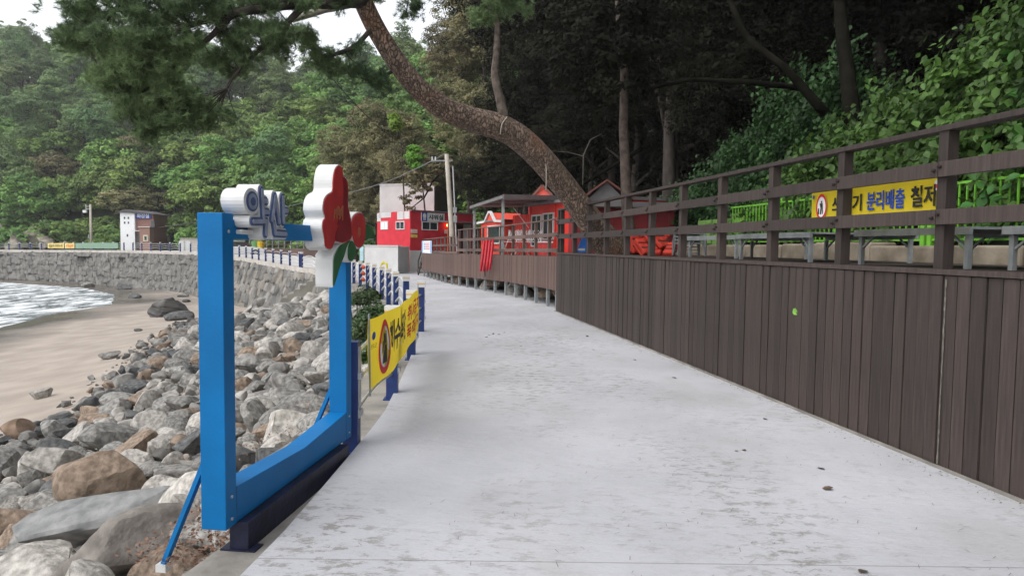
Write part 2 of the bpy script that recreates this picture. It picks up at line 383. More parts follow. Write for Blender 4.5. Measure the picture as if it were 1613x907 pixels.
me = np_mesh('sea', [(-700, -300, -3.68), (-12, -300, -3.68), (-12, 110, -3.68), (-700, 330, -3.68)], [(0, 1, 2, 3)], m_sea)
tag(put(bpy.data.objects.new('sea', me)), kind='structure')
def strip(name, left, right, z, m, thick=.14):
    n = len(left); mb = MB()
    for i in range(n):
        (xl, yl, *zl), (xr, yr, *zr) = left[i], right[i]; a = z+(zl[0] if zl else 0); b = z+(zr[0] if zr else 0)
        mb.v += [(xl, yl, a), (xr, yr, b), (xl, yl, a-thick), (xr, yr, b-thick)]
    for i in range(n-1):
        a, b = 4*i, 4*i+4; mb.f += [(a, a+1, b+1, b), (a, b, b+2, a+2), (a+1, a+3, b+3, b+1)]
    mb.f.append((0, 2, 3, 1))
    return tag(mb.build(name, m), kind='structure')
pl = smooth_poly(PATH_L, 70, 2)
prr = [tuple(wall(s, .05))[:2] for s in np.linspace(-8.5, 13.2, 24)] + [(1.12, 17.6)] + [(x+.9, y+.3) for x, y in LOW[1:]] + [(-6.5, 42), (-8, 46)]
pr = lerp_poly(prr, 70)
pl[:, 0] += np.interp(np.arange(70), range(70), rng.normal(0, .006, 70))
strip('path', [tuple(q) for q in pl], [tuple(q) for q in pr], 0, m_path)
# sunken footing strip on the sea side of the slab (carries railing and photo frame)
fl = [(x-(.62 if y > 5 else .42)+.1*math.sin(y*2.1), y) for x, y in pl if y < 31]; fr = [(x+.3, y) for x, y in pl if y < 31]
strip('footing', fl, fr, -.075, m_conc, .5)
# coastal road behind the seawall
sw = smooth_poly(SEAW, 60, 3); nrm = np.gradient(sw[:, :2], axis=0); nrm /= np.hypot(*nrm.T)[:, None]; inl = np.stack([nrm[:, 1], -nrm[:, 0]], 1)
rl = sw.copy(); rr2 = sw.copy(); rl[:, :2] += inl*.35; rr2[:, :2] += inl*7.0
strip('road', [tuple(q) for q in rl], [tuple(q) for q in rr2], -.02, mat('road_concrete', (.47, .46, .45), .85, .12, .6), .3)
# ------------------------------------------------------------------ upper deck: plank-clad wall, floor, railing
DZ = 1.46
deck = thing('timber_deck', 'dark brown timber deck with vertical plank cladding along the pale path', 'deck', wall(0, 0, 0))
pw, gap = .118, .009
pvar = []
for k in range(4):
    mb = MB(); e_ = (.0, .003, -.002, .004)[k]; mb.box(-pw/2+e_, pw/2-e_*.5, -.012, .012, .004, 1.425)
    me = mb.mesh('plank', m_wood); pvar.append(me)
S0, S1 = -6.0, 13.17
nb = int((S1-S0)/(pw+gap)); wrz = math.atan2(WU.y, WU.x)
for i in range(nb):
    s = S0 + (i+.5)*(pw+gap)
    o = part('plank', pvar[i % 4], deck, wall(s, random.uniform(-.007, .007), 0), wrz)
    o.rotation_euler.x = random.uniform(-.002, .002)
def WT(s, o, z): return wall(s, o, z)
MB().box(S0, S1-.02, .03, 3.1, .0, 1.40, WT).build('core', m_soil, deck)
MB().box(S0, S1, -.03, .10, 1.432, 1.47, WT).build('edge_board', m_wood, deck)
for i in range(21):
    a = .103 + i*.145; MB().box(S0, S1, a, a+.138, 1.425+.002*(i % 3), DZ+.002*(i % 2), WT).build('floor_plank', m_wood, deck)
MB().box(S0, S1, -.032, -.014, .001, .022, WT).build('mortar_fillet', m_conc, deck)
MB().box(S1-.015, S1+.015, .02, 2.2, .0, 1.425, WT).build('end_panel', m_wood, deck)
# railing
rail = thing('deck_railing', 'dark brown timber railing with bolted rails on top of the plank-clad deck', 'railing', wall(0, .05, DZ))
psn = [.83+1.2*k for k in range(-4, 11)] + [13.08]
pme = MB().box(-.045, .045, -.045, .045, 0, 1.03).mesh('post', m_wood)
for s in psn: part('post', pme, rail, wall(s, .06, DZ+.008), wrz)
tb = 2.49
MB().box(psn[0]-.3, 13.13, .0, .125, tb, tb+.042, WT).build('top_rail', m_wood, rail, bevel=.004)
bme = MB(); bme.tube([(0, -.02, 0), (0, .012, 0)], .014, 8); bme.tube([(0, -.03, 0), (0, -.018, 0)], .008, 6); bme = bme.mesh('bolt', m_bolt)
for a, b in zip(psn[:-1], psn[1:]):
    for zc in (2.15, 1.80):
        MB().box(a+.003, b-.003, -.026, .013, zc, zc+.112, WT).build('rail', m_wood, rail, bevel=.003)
        for s, dz in ((a+.028, .05), (b-.028, .075)):
            part('bolt', bme, rail, wall(s, -.027, zc+dz), wrz+math.pi)
# green leaf stuck on the cladding and a scraped pale streak
mb = MB(); zz = 1.40
for i in range(34):
    h = random.uniform(.03, .07); wd_ = random.uniform(.003, .008); c_ = .70+random.uniform(-.0025, .0025); mb.box(c_-wd_, c_+wd_, -.0245, -.0235, zz-h, zz, WT); zz -= h-.004
    if zz < .05: break
mb.build('paint_drip', mat('pale_drip', (.15, .135, .115), .9, .3, 20), deck)
# ------------------------------------------------------------------ yellow banner tied behind the upper railing
ban = thing('banner', 'long yellow banner with black and blue lettering tied inside the deck railing', 'banner', wall(1.6, .13, 1.84))
b0, b1, bz0, bz1 = .90, 2.62, 1.865, 2.185
nseg = 16; mb = MB()
for i in range(nseg+1):
    s = b0+(b1-b0)*i/nseg; zz = .006*math.sin(i*1.3); mb.v += [tuple(wall(s, .115+.004*math.sin(i*.9), bz0+zz)), tuple(wall(s, .115+.004*math.sin(i*.9+1), bz1+zz*.5))]
for i in range(nseg): mb.f.append((2*i, 2*i+2, 2*i+3, 2*i+1))
mb.build('cloth', m_yellow, ban, smooth=True)
ux = -WU; uy = Vector((0, 0, 1))          # reading direction as seen from the path
def bp(s, z): return wall(s, .108, z)
text_on('쓰레기', bp(2.27, 1.955), ux, uy, .42, .15, m_black, ban, bold=.02)
text_on('분리배출', bp(1.78, 1.95), ux, uy, .46, .165, m_pblue, ban, bold=.02)
text_on('철저', bp(1.25, 1.95), ux, uy, .26, .17, m_black, ban, bold=.02)
text_on('완도군 약산면', bp(1.78, 1.885), ux, uy, .2, .028, m_black, ban, 'small_print')
def disc(c, ux, uy, rx, ry, m, parent, name, lift, n=28, hole=0):
    ux, uy = Vector(ux), Vector(uy); nn = ux.cross(uy); mb = MB(); c = Vector(c)+nn*lift
    ring = [c+ux*math.cos(2*math.pi*i/n)*rx+uy*math.sin(2*math.pi*i/n)*ry for i in range(n)]
    if hole:
        ri = [c+ux*math.cos(2*math.pi*i/n)*rx*hole+uy*math.sin(2*math.pi*i/n)*ry*hole for i in range(n)]
        mb.v = [tuple(q) for q in ring+ri]; mb.f = [(i, (i+1) % n, n+(i+1) % n, n+i) for i in range(n)]
    else: mb.quad(*ring)
    return mb.build(name, m, parent, fix=False)
def no_sign(c, ux, uy, rx, ry, parent, draw):
    disc(c, ux, uy, rx*.99, ry*.99, m_pwhite, parent, 'sign_field', .003)
    draw(c)
    disc(c, ux, uy, rx, ry, m_pred, parent, 'sign_ring', .006, hole=.78)
def figure(c, ux, uy, k, parent):
    ux, uy = Vector(ux), Vector(uy); nn = ux.cross(uy); mb = MB()
    def pl_(pts): mb.quad(*[Vector(c)+ux*a*k+uy*b*k+nn*.0045 for a, b in pts])
    pl_([(-.1, .45), (.08, .5), (.1, .32), (-.08, .3)]); pl_([(-.25, .28), (.15, .3), (.2, -.05), (-.12, -.1)])
    pl_([(-.12, -.1), (.05, -.08), (-.02, -.6), (-.2, -.6)]); pl_([(.06, -.08), (.2, -.05), (.22, -.55), (.08, -.58)]); pl_([(-.45, -.1), (-.3, -.1), (-.28, -.6), (-.48, -.6)])
    mb.build('pictogram', m_black, parent, fix=False)
no_sign(bp(2.44, 2.02), ux, uy, .085, .125, ban, lambda c: figure(c, ux, uy, .12, ban))
disc(bp(2.575, 2.12), ux, uy, .016, .02, m_pblue, ban, 'emblem', .003); disc(bp(.985, 2.11), ux, uy, .022, .04, m_pwhite, ban, 'emblem', .003); disc(bp(.985, 2.10), ux, uy, .016, .016, m_pred, ban, 'emblem', .005)
# ------------------------------------------------------------------ blue photo frame with letters and camellia
F0 = Vector((-1.492, 3.6, 0)); FU = Vector((.126, .992, 0)).normalized(); FN = Vector((FU.y, -FU.x, 0))
def FL(s, t, z): q = F0+FU*s+FN*t; return Vector((q.x, q.y, z))
def fp(x, y, t=0.0):
    d = ray(x, y); o = F0+FN*t; k = (o-Vector((0, 0, 0))).dot(FN)/d.dot(FN); q = Vector((0, 0, EYE))+d*k
    return ((q-o).dot(FU), q.z)
fr = thing('photo_frame', 'blue steel photo frame sign with white letters and red camellia beside the path', 'frame sign', FL(.9, -.05, -.075))
fpost = MB().box(0, .11, -.14, 0, .085, 1.755, FL).build('post', m_blue, fr, bevel=.004)
MB().box(1.758, 1.868, -.14, 0, .085, 1.73, FL).build('post', m_blue, fr, bevel=.004)
MB().box(.112, 1.756, -.125, -.02, 1.62, 1.725, FL).build('top_beam', m_blue, fr, bevel=.004)
MB().prism([(.112, .087), (1.756, .087), (1.756, .300), (1.0, .245), (.112, .285)], FL, -.138, -.002).build('bottom_beam', m_blue, fr, bevel=.003)
bolt2 = MB().tube([(0, 0, 0), (.008, 0, 0)], .009, 6).mesh('bolt', m_silver)
for s_, z_ in ((.055, .13), (.055, .25), (1.81, .13), (1.81, .26), (.055, 1.66), (1.81, 1.64)): part('bolt', bolt2, fr, FL(s_, .0, z_))
MB().box(.1085, .1125, -.137, .0012, .088, .285, FL).build('weld_seam', mat('weld_grey_blue', (.02, .07, .16), .7, .4, 40), fr)
base = MB().box(.13, 1.66, -.055, .055, -.08, .083, FL).build('base', m_navydark, fr, bevel=.003)
for s in (.16, 1.62): MB().box(s-.05, s+.05, -.10, .10, -.078, -.066, FL).build('base_plate', m_navydark, base)
MB().bar(FL(.05, -.14, .44), FL(.15, -.46, -.20), .028, .028).build('brace', m_blue, fr)
MB().bar(FL(1.80, -.14, .47), FL(1.88, -.46, -.22), .028, .028).build('brace', m_blue, fr)
for s, z in ((.15, -.20), (1.88, -.22)): MB().box(s-.03, s+.03, -.49, -.43, z-.03, z+.012, FL).build('brace_foot', m_white, fr)
# letters: strokes in face coordinates taken on the sign plane
LT = .06
def capsule(a, b, r, n=7):
    a, b = np.array(a, float), np.array(b, float); d = b-a; L = np.hypot(*d); d = d/L if L > 1e-6 else np.array([1., 0]); ang = math.atan2(d[1], d[0]); P = []
    for i in range(n): t = ang-math.pi/2+math.pi*i/(n-1); P.append((b[0]+r*math.cos(t), b[1]+r*math.sin(t)))
    for i in range(n): t = ang+math.pi/2+math.pi*i/(n-1); P.append((a[0]+r*math.cos(t), a[1]+r*math.sin(t)))
    return P
def oval(c, rx, ry, n=24): return [(c[0]+rx*math.cos(2*math.pi*i/n), c[1]+ry*math.sin(2*math.pi*i/n)) for i in range(n)]
zoom3 = lambda x, y: fp(360+x/4.536, 255+y/4.536, LT)
let = MB().prism(capsule(zoom3(160, 500), zoom3(420, 520), .012), FL, -.05, .012).build('letter_sign', m_white, fr)
strokes = [((228, 205), (240, 420)), ((240, 275), (262, 283)), ((238, 355), (272, 360)), ((165, 425), (262, 425)), ((257, 425), (255, 515)),
           ((322, 245), (300, 415)), ((322, 250), (350, 430)), ((375, 255), (380, 430)), ((380, 345), (405, 350)), ((310, 440), (320, 510)), ((320, 510), (400, 515))]
k = 0
def strokes_at(pts, r, m, t0, t1, name):
    global k
    mb = MB()
    for a, b in pts:
        k += 1; mb.prism(capsule(zoom3(*a), zoom3(*b), r), FL, t0-.0004*(k % 9), t1+.0004*(k % 11))
    return mb.build(name, m, let)
c1 = zoom3(165, 283); rx1 = abs(zoom3(205, 283)[0]-c1[0]); rz1 = abs(zoom3(165, 355)[1]-c1[1])
strokes_at(strokes[:5], .034, m_white, -.065, LT, 'syllable'); strokes_at(strokes[5:], .034, m_white, -.06, LT, 'syllable')
MB().prism(oval(c1, rx1+.026, rz1+.018), FL, -.069, LT+.001).build('ring', m_white, let)
m_lb = mat('letter_slate_blue', (.06, .095, .21), .5, .2, 12); m_lg = mat('letter_grey', (.25, .275, .36), .5, .2, 12)
strokes_at(strokes[:5], .023, m_lb, LT, LT+.008, 'syllable_face'); strokes_at(strokes[5:], .023, m_lb, LT, LT+.008, 'syllable_face')
strokes_at(strokes[:5], .012, m_lg, LT+.004, LT+.0135, 'syllable_inlay'); strokes_at(strokes[5:], .012, m_lg, LT+.004, LT+.0135, 'syllable_inlay')  # narrower grey colour along the middle of each dark blue stroke
MB().prism(oval(c1, rx1, rz1), FL, LT, LT+.007).build('ring_face', m_lb, let)
MB().prism(oval(c1, rx1*.78, rz1*.8), FL, LT, LT+.0085).build('ring_inlay', m_lg, let)
MB().prism(oval(c1, rx1*.42, rz1*.42), FL, LT, LT+.0105).build('ring_centre', m_lb, let)
# camellia board
def out(P, t=LT): return [fp(360+x/4.536, 255+y/4.536, t) for x, y in P]
def dense(P, n=4):     # rounded closed outline (Catmull-Rom)
    Q = []; m = len(P); P = np.array(P, float)
    for i in range(m):
        a, b, c, d = P[(i-1) % m], P[i], P[(i+1) % m], P[(i+2) % m]
        for j in range(n):
            t = j/n; Q.append(tuple(.5*((2*b)+(-a+c)*t+(2*a-5*b+4*c-d)*t*t+(-a+3*b-3*c+d)*t**3)))
    return Q
big = [(785, 28), (808, 50), (815, 105), (840, 130), (850, 200), (848, 300), (868, 400), (876, 500), (868, 552), (810, 578), (760, 565), (735, 612), (712, 622), (688, 600), (682, 540), (670, 470), (676, 415), (690, 395), (676, 345), (682, 280), (705, 240), (738, 215), (742, 140), (755, 65)]
smallf = [(915, 372), (950, 372), (972, 430), (972, 520), (960, 585), (930, 612), (905, 590), (885, 530), (876, 460), (888, 400)]
leafA = [(868, 560), (845, 600), (820, 680), (790, 760), (762, 855), (750, 880), (752, 760), (758, 680), (790, 610), (830, 580)]
leafB = [(880, 565), (905, 600), (908, 640), (895, 690), (872, 708), (856, 680), (856, 620), (865, 585)]
leafC = [(968, 450), (995, 455), (1030, 500), (1040, 545), (1000, 550), (968, 560)]
def grow(P, g):
    P = np.array(P, float); c = P.mean(0); d = P-c; L = np.hypot(*d.T)[:, None]; return [tuple(q) for q in P+d/L*np.array([g, g*1.3])]
fl_ = None
flower = MB().prism(dense(out(grow(big, 7))), FL, -.075, LT).build('flower_board', m_white, fr)
MB().prism(dense(out(grow(smallf, 7))), FL, -.05, LT-.002).build('bud_board', m_white, flower)
MB().prism(dense(out(grow(leafA, 9))), FL, -.07, LT-.004).build('leaf_board', m_white, flower)
MB().prism(dense(out(grow(leafB, 8))), FL, -.04, LT-.005).build('leaf_board', m_white, flower)
MB().prism(dense(out(grow(leafC, 6))), FL, -.03, LT-.006).build('leaf_board', m_white, flower)
m_red2 = mat('sign_deep_red', (.20, .012, .018), .5, .15, 9)
MB().prism(dense(out(big)), FL, LT, LT+.006).build('petal', m_red, flower)
MB().prism(dense(out([(812, 110), (836, 140), (846, 220), (842, 320), (852, 390), (800, 450), (770, 440), (806, 330), (816, 210)])), FL, LT, LT+.009).build('petal', m_red2, flower)
MB().prism(dense(out([(690, 400), (730, 420), (765, 470), (740, 560), (712, 612), (694, 590), (686, 520), (678, 460)])), FL, LT, LT+.0095).build('petal', m_red, flower)
MB().prism(dense(out([(852, 400), (868, 500), (858, 548), (800, 570), (755, 555), (775, 470), (810, 430)])), FL, LT, LT+.012).build('petal', m_red2, flower)
mb = MB()
for i in range(12):
    a = (748+i*5.2, 330+14*math.sin(i)); b = (742+i*5.6, 395+20*math.cos(i*1.7)); mb.prism(capsule(fp(360+a[0]/4.536, 255+a[1]/4.536, LT), fp(360+b[0]/4.536, 255+b[1]/4.536, LT), .0022, 4), FL, LT+.009, LT+.013+.0003*i)
m_sta = mat('stamen_rust', (.33, .10, .05), .6); mb.build('stamens', m_sta, flower)
MB().prism(dense(out(smallf)), FL, LT-.002, LT+.006).build('bud_petal', m_red, flower)
mb = MB()
for i in range(5): mb.prism(capsule(fp(360+(922+i*3)/4.536, 255+470/4.536, LT), fp(360+(918+i*4)/4.536, 255+(540-abs(i-2)*9)/4.536, LT), .002, 4), FL, LT+.004, LT+.009+.0003*i)
mb.build('bud_stamens', m_sta, flower)
for L in (leafA, leafB, leafC):
    MB().prism(dense(out(L)), FL, LT-.004, LT+.004).build('leaf', m_leafsign, flower)
# ------------------------------------------------------------------ seaside railings: navy posts, white caps, arched silver rails
def post_mesh(h):
    m = MB(); m.box(-.06, .06, -.06, .06, 0, h-.12); return m.mesh('post', m_navy)
PM = post_mesh(1.02)
CAP = MB().box(-.075, .075, -.075, .075, .90, .955).box(-.078, .078, -.078, .078, .972, 1.02).mesh('cap', m_white)
BAND = MB().box(-.0765, .0765, -.0765, .0765, .954, .973).mesh('band', m_gold)
SHOE = MB().box(-.09, .09, -.09, .09, 0, .014).mesh('base_plate', m_navy)
BRK = MB().box(.061, .07, -.04, .04, .28, .86).box(.061, .085, -.05, .05, .30, .35).box(.061, .085, -.05, .05, .60, .65).mesh('bracket', m_silver)
def add_post(parent, p, rz, detail=True, cap=True):
    po = part('post', PM, parent, p, rz)
    if not cap: part('base_plate', SHOE, po, p); part('bracket', BRK, po, p); return po
    part('cap', CAP, po, p)
    if detail: part('band', BAND, po, p); part('base_plate', SHOE, po, p); part('bracket', BRK, po, p)
    return po
def arched(parent, a, b, r=.016, zs=(.28, .52, .76), rise=.10, n=10, m=None):
    a, b = Vector(a), Vector(b); d = (b-a).normalized(); a = a+d*.06; b = b-d*.06
    for z in zs:
        pts = [a.lerp(b, i/n)+Vector((0, 0, z+rise*math.sin(math.pi*i/n))) for i in range(n+1)]
        MB().tube(pts, r, 6).build('rail', m or m_silver, parent, smooth=True)
def railing(label, pts, group=None, detail=True, rails=True, **kw):
    t = thing('railing', label, 'railing', pts[0], group)
    for i, p in enumerate(pts):
        q = Vector(pts[min(i+1, len(pts)-1)])-Vector(pts[max(i-1, 0)]); add_post(t, p, math.atan2(q.y, q.x)-math.pi/2, detail, cap=(i > 0 or p is not NP[0]))
    if rails:
        for a, b in zip(pts[:-1], pts[1:]): arched(t, a, b, **kw)
    return t
fz = -.075
NP = [Vector((-1.285, 5.58, fz)), G(618, 628, fz), G(648, 566, fz), G(663, 528, fz)]
railing('navy post railing with white caps carrying the yellow beach banner beside the path', NP, rise=.06)
bend = smooth_poly([(NP[3].x, NP[3].y), (-2.55, 16), (-3.85, 21), (-5.4, 26), (-6.9, 30.3), (-9.4, 37), (-11.9, 42.5)], 15, 1)
railing('navy and silver arched railing curving away round the bend below the white block', [Vector((x, y, fz)) for x, y in bend[1:]], detail=True, r=.026, rise=.17, m=mat('bright_silver_tube', (.55, .56, .57), .4, .08, 6, metal=.2))
# near banner
nb_ = thing('banner', 'yellow beach banner with red prohibition ring hanging low on the navy railing', 'banner', (NP[0]+NP[1])/2+Vector((.1, 0, .35)))
bl = [NP[0]+Vector((.10, .12, 0)), NP[1]+Vector((.085, 0, 0)), NP[2]+Vector((.085, .03, 0))]
def nbp(t, z, lift=0):      # t 0..1 along banner, world z
    L1 = (bl[1]-bl[0]).length; L2 = (bl[2]-bl[1]).length; d = t*(L1+L2)
    q = bl[0].lerp(bl[1], d/L1) if d < L1 else bl[1].lerp(bl[2], (d-L1)/L2)
    wv = .018*math.sin(t*9.5)*math.sin((z-.35)*3+1)+.010*math.sin(t*23+z*6)
    return Vector((q.x+wv+lift+.012, q.y, z))
def nz0(t): return .40-.05*math.sin(t*math.pi)-.02*t
def nz1(t): return .985-.03*math.sin(t*math.pi)
NT, NZ = 48, 10; V = []; F = []
for i in range(NT+1):
    for j in range(NZ+1): t = i/NT; V.append(nbp(t, nz0(t)+(nz1(t)-nz0(t))*j/NZ)-woff(nb_))
for i in range(NT):
    for j in range(NZ): a = i*(NZ+1)+j; F.append((a, a+NZ+1, a+NZ+2, a+1))
part('cloth', np_mesh('cloth', [tuple(v) for v in V], F, m_yellow, True), nb_, woff(nb_))
def warp(mb_verts):       # (t,f) in banner units -> world
    return [tuple(nbp(t, nz0(t)+(nz1(t)-nz0(t))*f, lift)) for t, f, lift in mb_verts]
def ban_text(body, t0, t1, f0, f1, m, bold=.02, name='lettering'):
    c = bpy.data.curves.new('txt', 'FONT'); c.body = body; c.offset = bold; c.resolution_u = 3
    o = bpy.data.objects.new('txt', c); COL.objects.link(o); bpy.context.view_layer.update(); me0 = o.to_mesh()
    V = np.array([v.co[:] for v in me0.vertices]); Fc = [tuple(p.vertices) for p in me0.polygons]; o.to_mesh_clear(); bpy.data.objects.remove(o); bpy.data.curves.remove(c)
    mn, mx = V.min(0), V.max(0); mb = MB(); mb.v = warp([(t0+(t1-t0)*(q[0]-mn[0])/(mx[0]-mn[0]), f0+(f1-f0)*(q[1]-mn[1])/(mx[1]-mn[1]), .004) for q in V]); mb.f = Fc
    mb.build(name, m, nb_, fix=False)
def ban_ell(tc, fc, rt, rf, m, lift, name, hole=0, n=32):
    mb = MB(); A = [(tc+rt*math.cos(2*math.pi*i/n), fc+rf*math.sin(2*math.pi*i/n), lift) for i in range(n)]
    if hole:
        B = [(tc+rt*hole*math.cos(2*math.pi*i/n), fc+rf*hole*math.sin(2*math.pi*i/n), lift) for i in range(n)]
        mb.v = warp(A+B); mb.f = [(i, (i+1) % n, n+(i+1) % n, n+i) for i in range(n)]
    else:
        mb.v = warp(A); mb.f = [tuple(range(n))]
    mb.build(name, m, nb_, fix=False)
ban_ell(.145, .5, .058, .40, m_pwhite, .004, 'sign_field'); ban_ell(.145, .5, .062, .42, m_pred, .0065, 'sign_ring', .76)
mb = MB()
for P in ([(.125, .25), (.165, .25), (.157, .52), (.138, .52)], [(.135, .52), (.142, .52), (.136, .72), (.13, .70)], [(.15, .52), (.156, .52), (.162, .74), (.155, .74)], [(.142, .56), (.15, .56), (.15, .70), (.143, .70)], [(.118, .42), (.124, .42), (.128, .60), (.122, .60)]):
    mb.quad(*warp([(t, f, .005) for t, f in P]))
mb.build('pictogram', m_black, nb_, fix=False)
ban_ell(.045, .74, .013, .06, m_pblue, .004, 'emblem'); ban_text('완도군', .025, .07, .56, .63, m_black, 0, 'small_print')
ban_text('해수욕장', .225, .565, .27, .82, m_black, .03)
ban_text('취사금지', .60, .95, .53, .86, m_pred, .025); ban_text('폭죽금지', .60, .95, .16, .48, m_pred, .025)
for t in (.004, .994):
    MB().tube([nbp(t, nz0(t)-.05), nbp(t, nz1(t)+.05)], .009, 6).build('batten', m_greysteel, nb_)
# ------------------------------------------------------------------ seawall: battered stone facing, coping, stairs, railing on top
swo = thing('seawall', 'battered seawall of slanting grey stones with concrete coping between beach and coast road', 'seawall', (-30, 70, -3.7))
NW = 130; W3 = smooth_poly(SEAW, NW, 3); T3 = np.gradient(W3[:, :2], axis=0); T3 /= np.hypot(*T3.T)[:, None]; OUT = np.stack([-T3[:, 1], T3[:, 0]], 1)   # towards the sea
arc = np.r_[0, np.cumsum(np.hypot(*(W3[1:, :2]-W3[:-1, :2]).T))]
def swp(s, dn, pr=0):      # s along wall, dn distance down from coping, pr proud
    x = np.interp(s, arc, W3[:, 0]); y = np.interp(s, arc, W3[:, 1]); z = np.interp(s, arc, W3[:, 2]); ox = np.interp(s, arc, OUT[:, 0]); oy = np.interp(s, arc, OUT[:, 1])
    k_ = dn*.42+pr*.92; return Vector((x+ox*k_, y+oy*k_, z-.28-dn*.9+pr*.38))
mb = MB()
for i, s in enumerate(arc):
    mb.v += [tuple(swp(s, -.02, 0)), tuple(swp(s, 5.2, 0))]
    if i: mb.f.append((2*i-2, 2*i, 2*i+1, 2*i-1))
mb.build('mortar_face', mat('seawall_mortar', (.10, .10, .095), .95, .3, 2), swo)
mb = MB()
for i in range(NW):
    x, y, z = W3[i]; o = OUT[i]; a, b = .12, -.4
    mb.v += [(x+o[0]*a, y+o[1]*a, z-.30), (x+o[0]*a, y+o[1]*a, z+.02), (x+o[0]*b, y+o[1]*b, z+.02), (x+o[0]*b, y+o[1]*b, z-.3)]
    if i:
        c, d = 4*i-4, 4*i
        for q in ((0, 1), (1, 2), (2, 3)): mb.f.append((c+q[0], c+q[1], d+q[1], d+q[0]))
mb.f.append((0, 1, 2, 3)); mb.build('coping', m_capst, swo)
stones = []
s = 3.0
rows = [(0, .62), (.62, .62), (1.24, .68), (1.92, .68), (2.6, .7), (3.3, .75), (4.05, .75)]
m_st = [mat('seawall_stone_%s' % n, c, .85, .3, 1.3, .5, 6, c2=tuple(x*1.5 for x in c)) for n, c in (('grey', (.125, .12, .11)), ('warm', (.155, .14, .12)), ('dark', (.085, .085, .08)), ('pale', (.19, .18, .165)))]
for ri, (d0, hh) in enumerate(rows):
    s = 1.5+ri*.37
    while s < arc[-1]-2:
        wd = random.uniform(.42, 1.2)
        stones.append((s, d0+random.uniform(-.14, .14), wd, hh*random.uniform(.8, 1.3))); s += wd*random.uniform(.85, 1.0)
stone_list = []
for (s, d0, wd, hh) in stones:
    sk = -.75+random.uniform(-.25, .25); P = []; g = random.uniform(-.07, .0)
    c0, c1_ = (s+wd/2, d0+hh/2), None
    npt = 7
    for i in range(npt):
        t = 2*math.pi*i/npt+random.uniform(-.25, .25); e = .5
        a = math.copysign(abs(math.cos(t))**e, math.cos(t))*(wd/2-g)*random.uniform(.8, 1.15); b = math.copysign(abs(math.sin(t))**e, math.sin(t))*(hh/2-g)*random.uniform(.8, 1.25)
        P.append((c0[0]+a+b*sk*1.0, c0[1]+b))
    prd = random.uniform(.06, .2); mb = MB()
    for fct, pd in ((1, -.05), (.97, prd*.6), (.72, prd)):
        mb.v += [tuple(swp(c0[0]+(a-c0[0])*fct, c0[1]+(b-c0[1])*fct, pd+random.uniform(-.02, .02))) for a, b in P]
    for r in range(2):
        for i in range(npt): j = (i+1) % npt; mb.f.append((r*npt+i, r*npt+j, (r+1)*npt+j, (r+1)*npt+i))
    mb.f.append(tuple(2*npt+i for i in range(npt)))
    ctr = swp(*c0); vis = -.78*ctr.y < ctr.x and ctr.y > 5
    if ctr.z-.3 < float(beach_z(ctr.x, ctr.y))-.5: continue
    stone_list.append((ctr.y*1.0 + (0 if vis else 1000), mb, random.choice([0, 0, 0, 1, 1, 2, 3])))
stone_list.sort(key=lambda q: q[0])
for _, mb, mi_ in stone_list[:300]: mb.build('stone', m_st[mi_], swo)
rest = MB()
for _, mb, mi_ in stone_list[300:]:
    b0_ = len(rest.v); rest.v += mb.v; rest.f += [tuple(i+b0_ for i in f) for f in mb.f]
if rest.v: tag(rest.build('stone_facing', m_st[0], swo), kind='stuff')
# stairs down to the beach at the near end of the wall
sp0 = D(507, 440, 41.6); sp0.z = 0; sdir = Vector((-.985, -.17, 0)).normalized(); snr = Vector((.17, -.985, 0)).normalized()
ns = 7
def SL(a, t, z): q = sp0+sdir*a+snr*t; return Vector((q.x, q.y, z))
P = [(-.9, -3.2), (-.9, -.10)]
for i in range(ns): P += [(.12+i*.36, -.10-i*.245), (.12+i*.36, -.10-(i+1)*.245)]
P += [(.12+ns*.36-.36, -3.2)]
MB().prism(P, SL, -3.0, .5).build('stairs', mat('stair_concrete', (.22, .21, .18), .9, .2, 2, .3, 10), swo)
# railing along the wall: near run right of the gate, gate, far runs
def wpos(s): x = np.interp(s, arc, W3[:, 0]); y = np.interp(s, arc, W3[:, 1]); z = np.interp(s, arc, W3[:, 2]); return Vector((x, y, z+.02))
OFFS = 10.3; ss = np.arange(6.6+OFFS, arc[-1]-30, 2.25)
half = [s for s in ss if wpos(s).x > -33]; far = [s for s in ss if wpos(s).x <= -33]
railing('navy and white arched railing on the seawall in front of the brown far deck', [wpos(s) for s in half]+[wpos(far[0])-(wpos(far[0])-wpos(half[-1])).normalized()*.4], detail=False, m=m_white)
railing('navy and white arched railing on the seawall in front of the toilet building', [wpos(s) for s in far], detail=False, m=m_white)
g0, g1 = wpos(2.4+OFFS), wpos(6.2+OFFS)
gt = thing('gate', 'white arched barrier gate between navy posts at the head of the beach stairs', 'gate', g0)
for p in (g0, g1): add_post(gt, p, math.atan2((g1-g0).y, (g1-g0).x)-math.pi/2, False)
arched(gt, g0, g1, r=.02, zs=(.1, .35, .6), rise=.22, m=m_white)
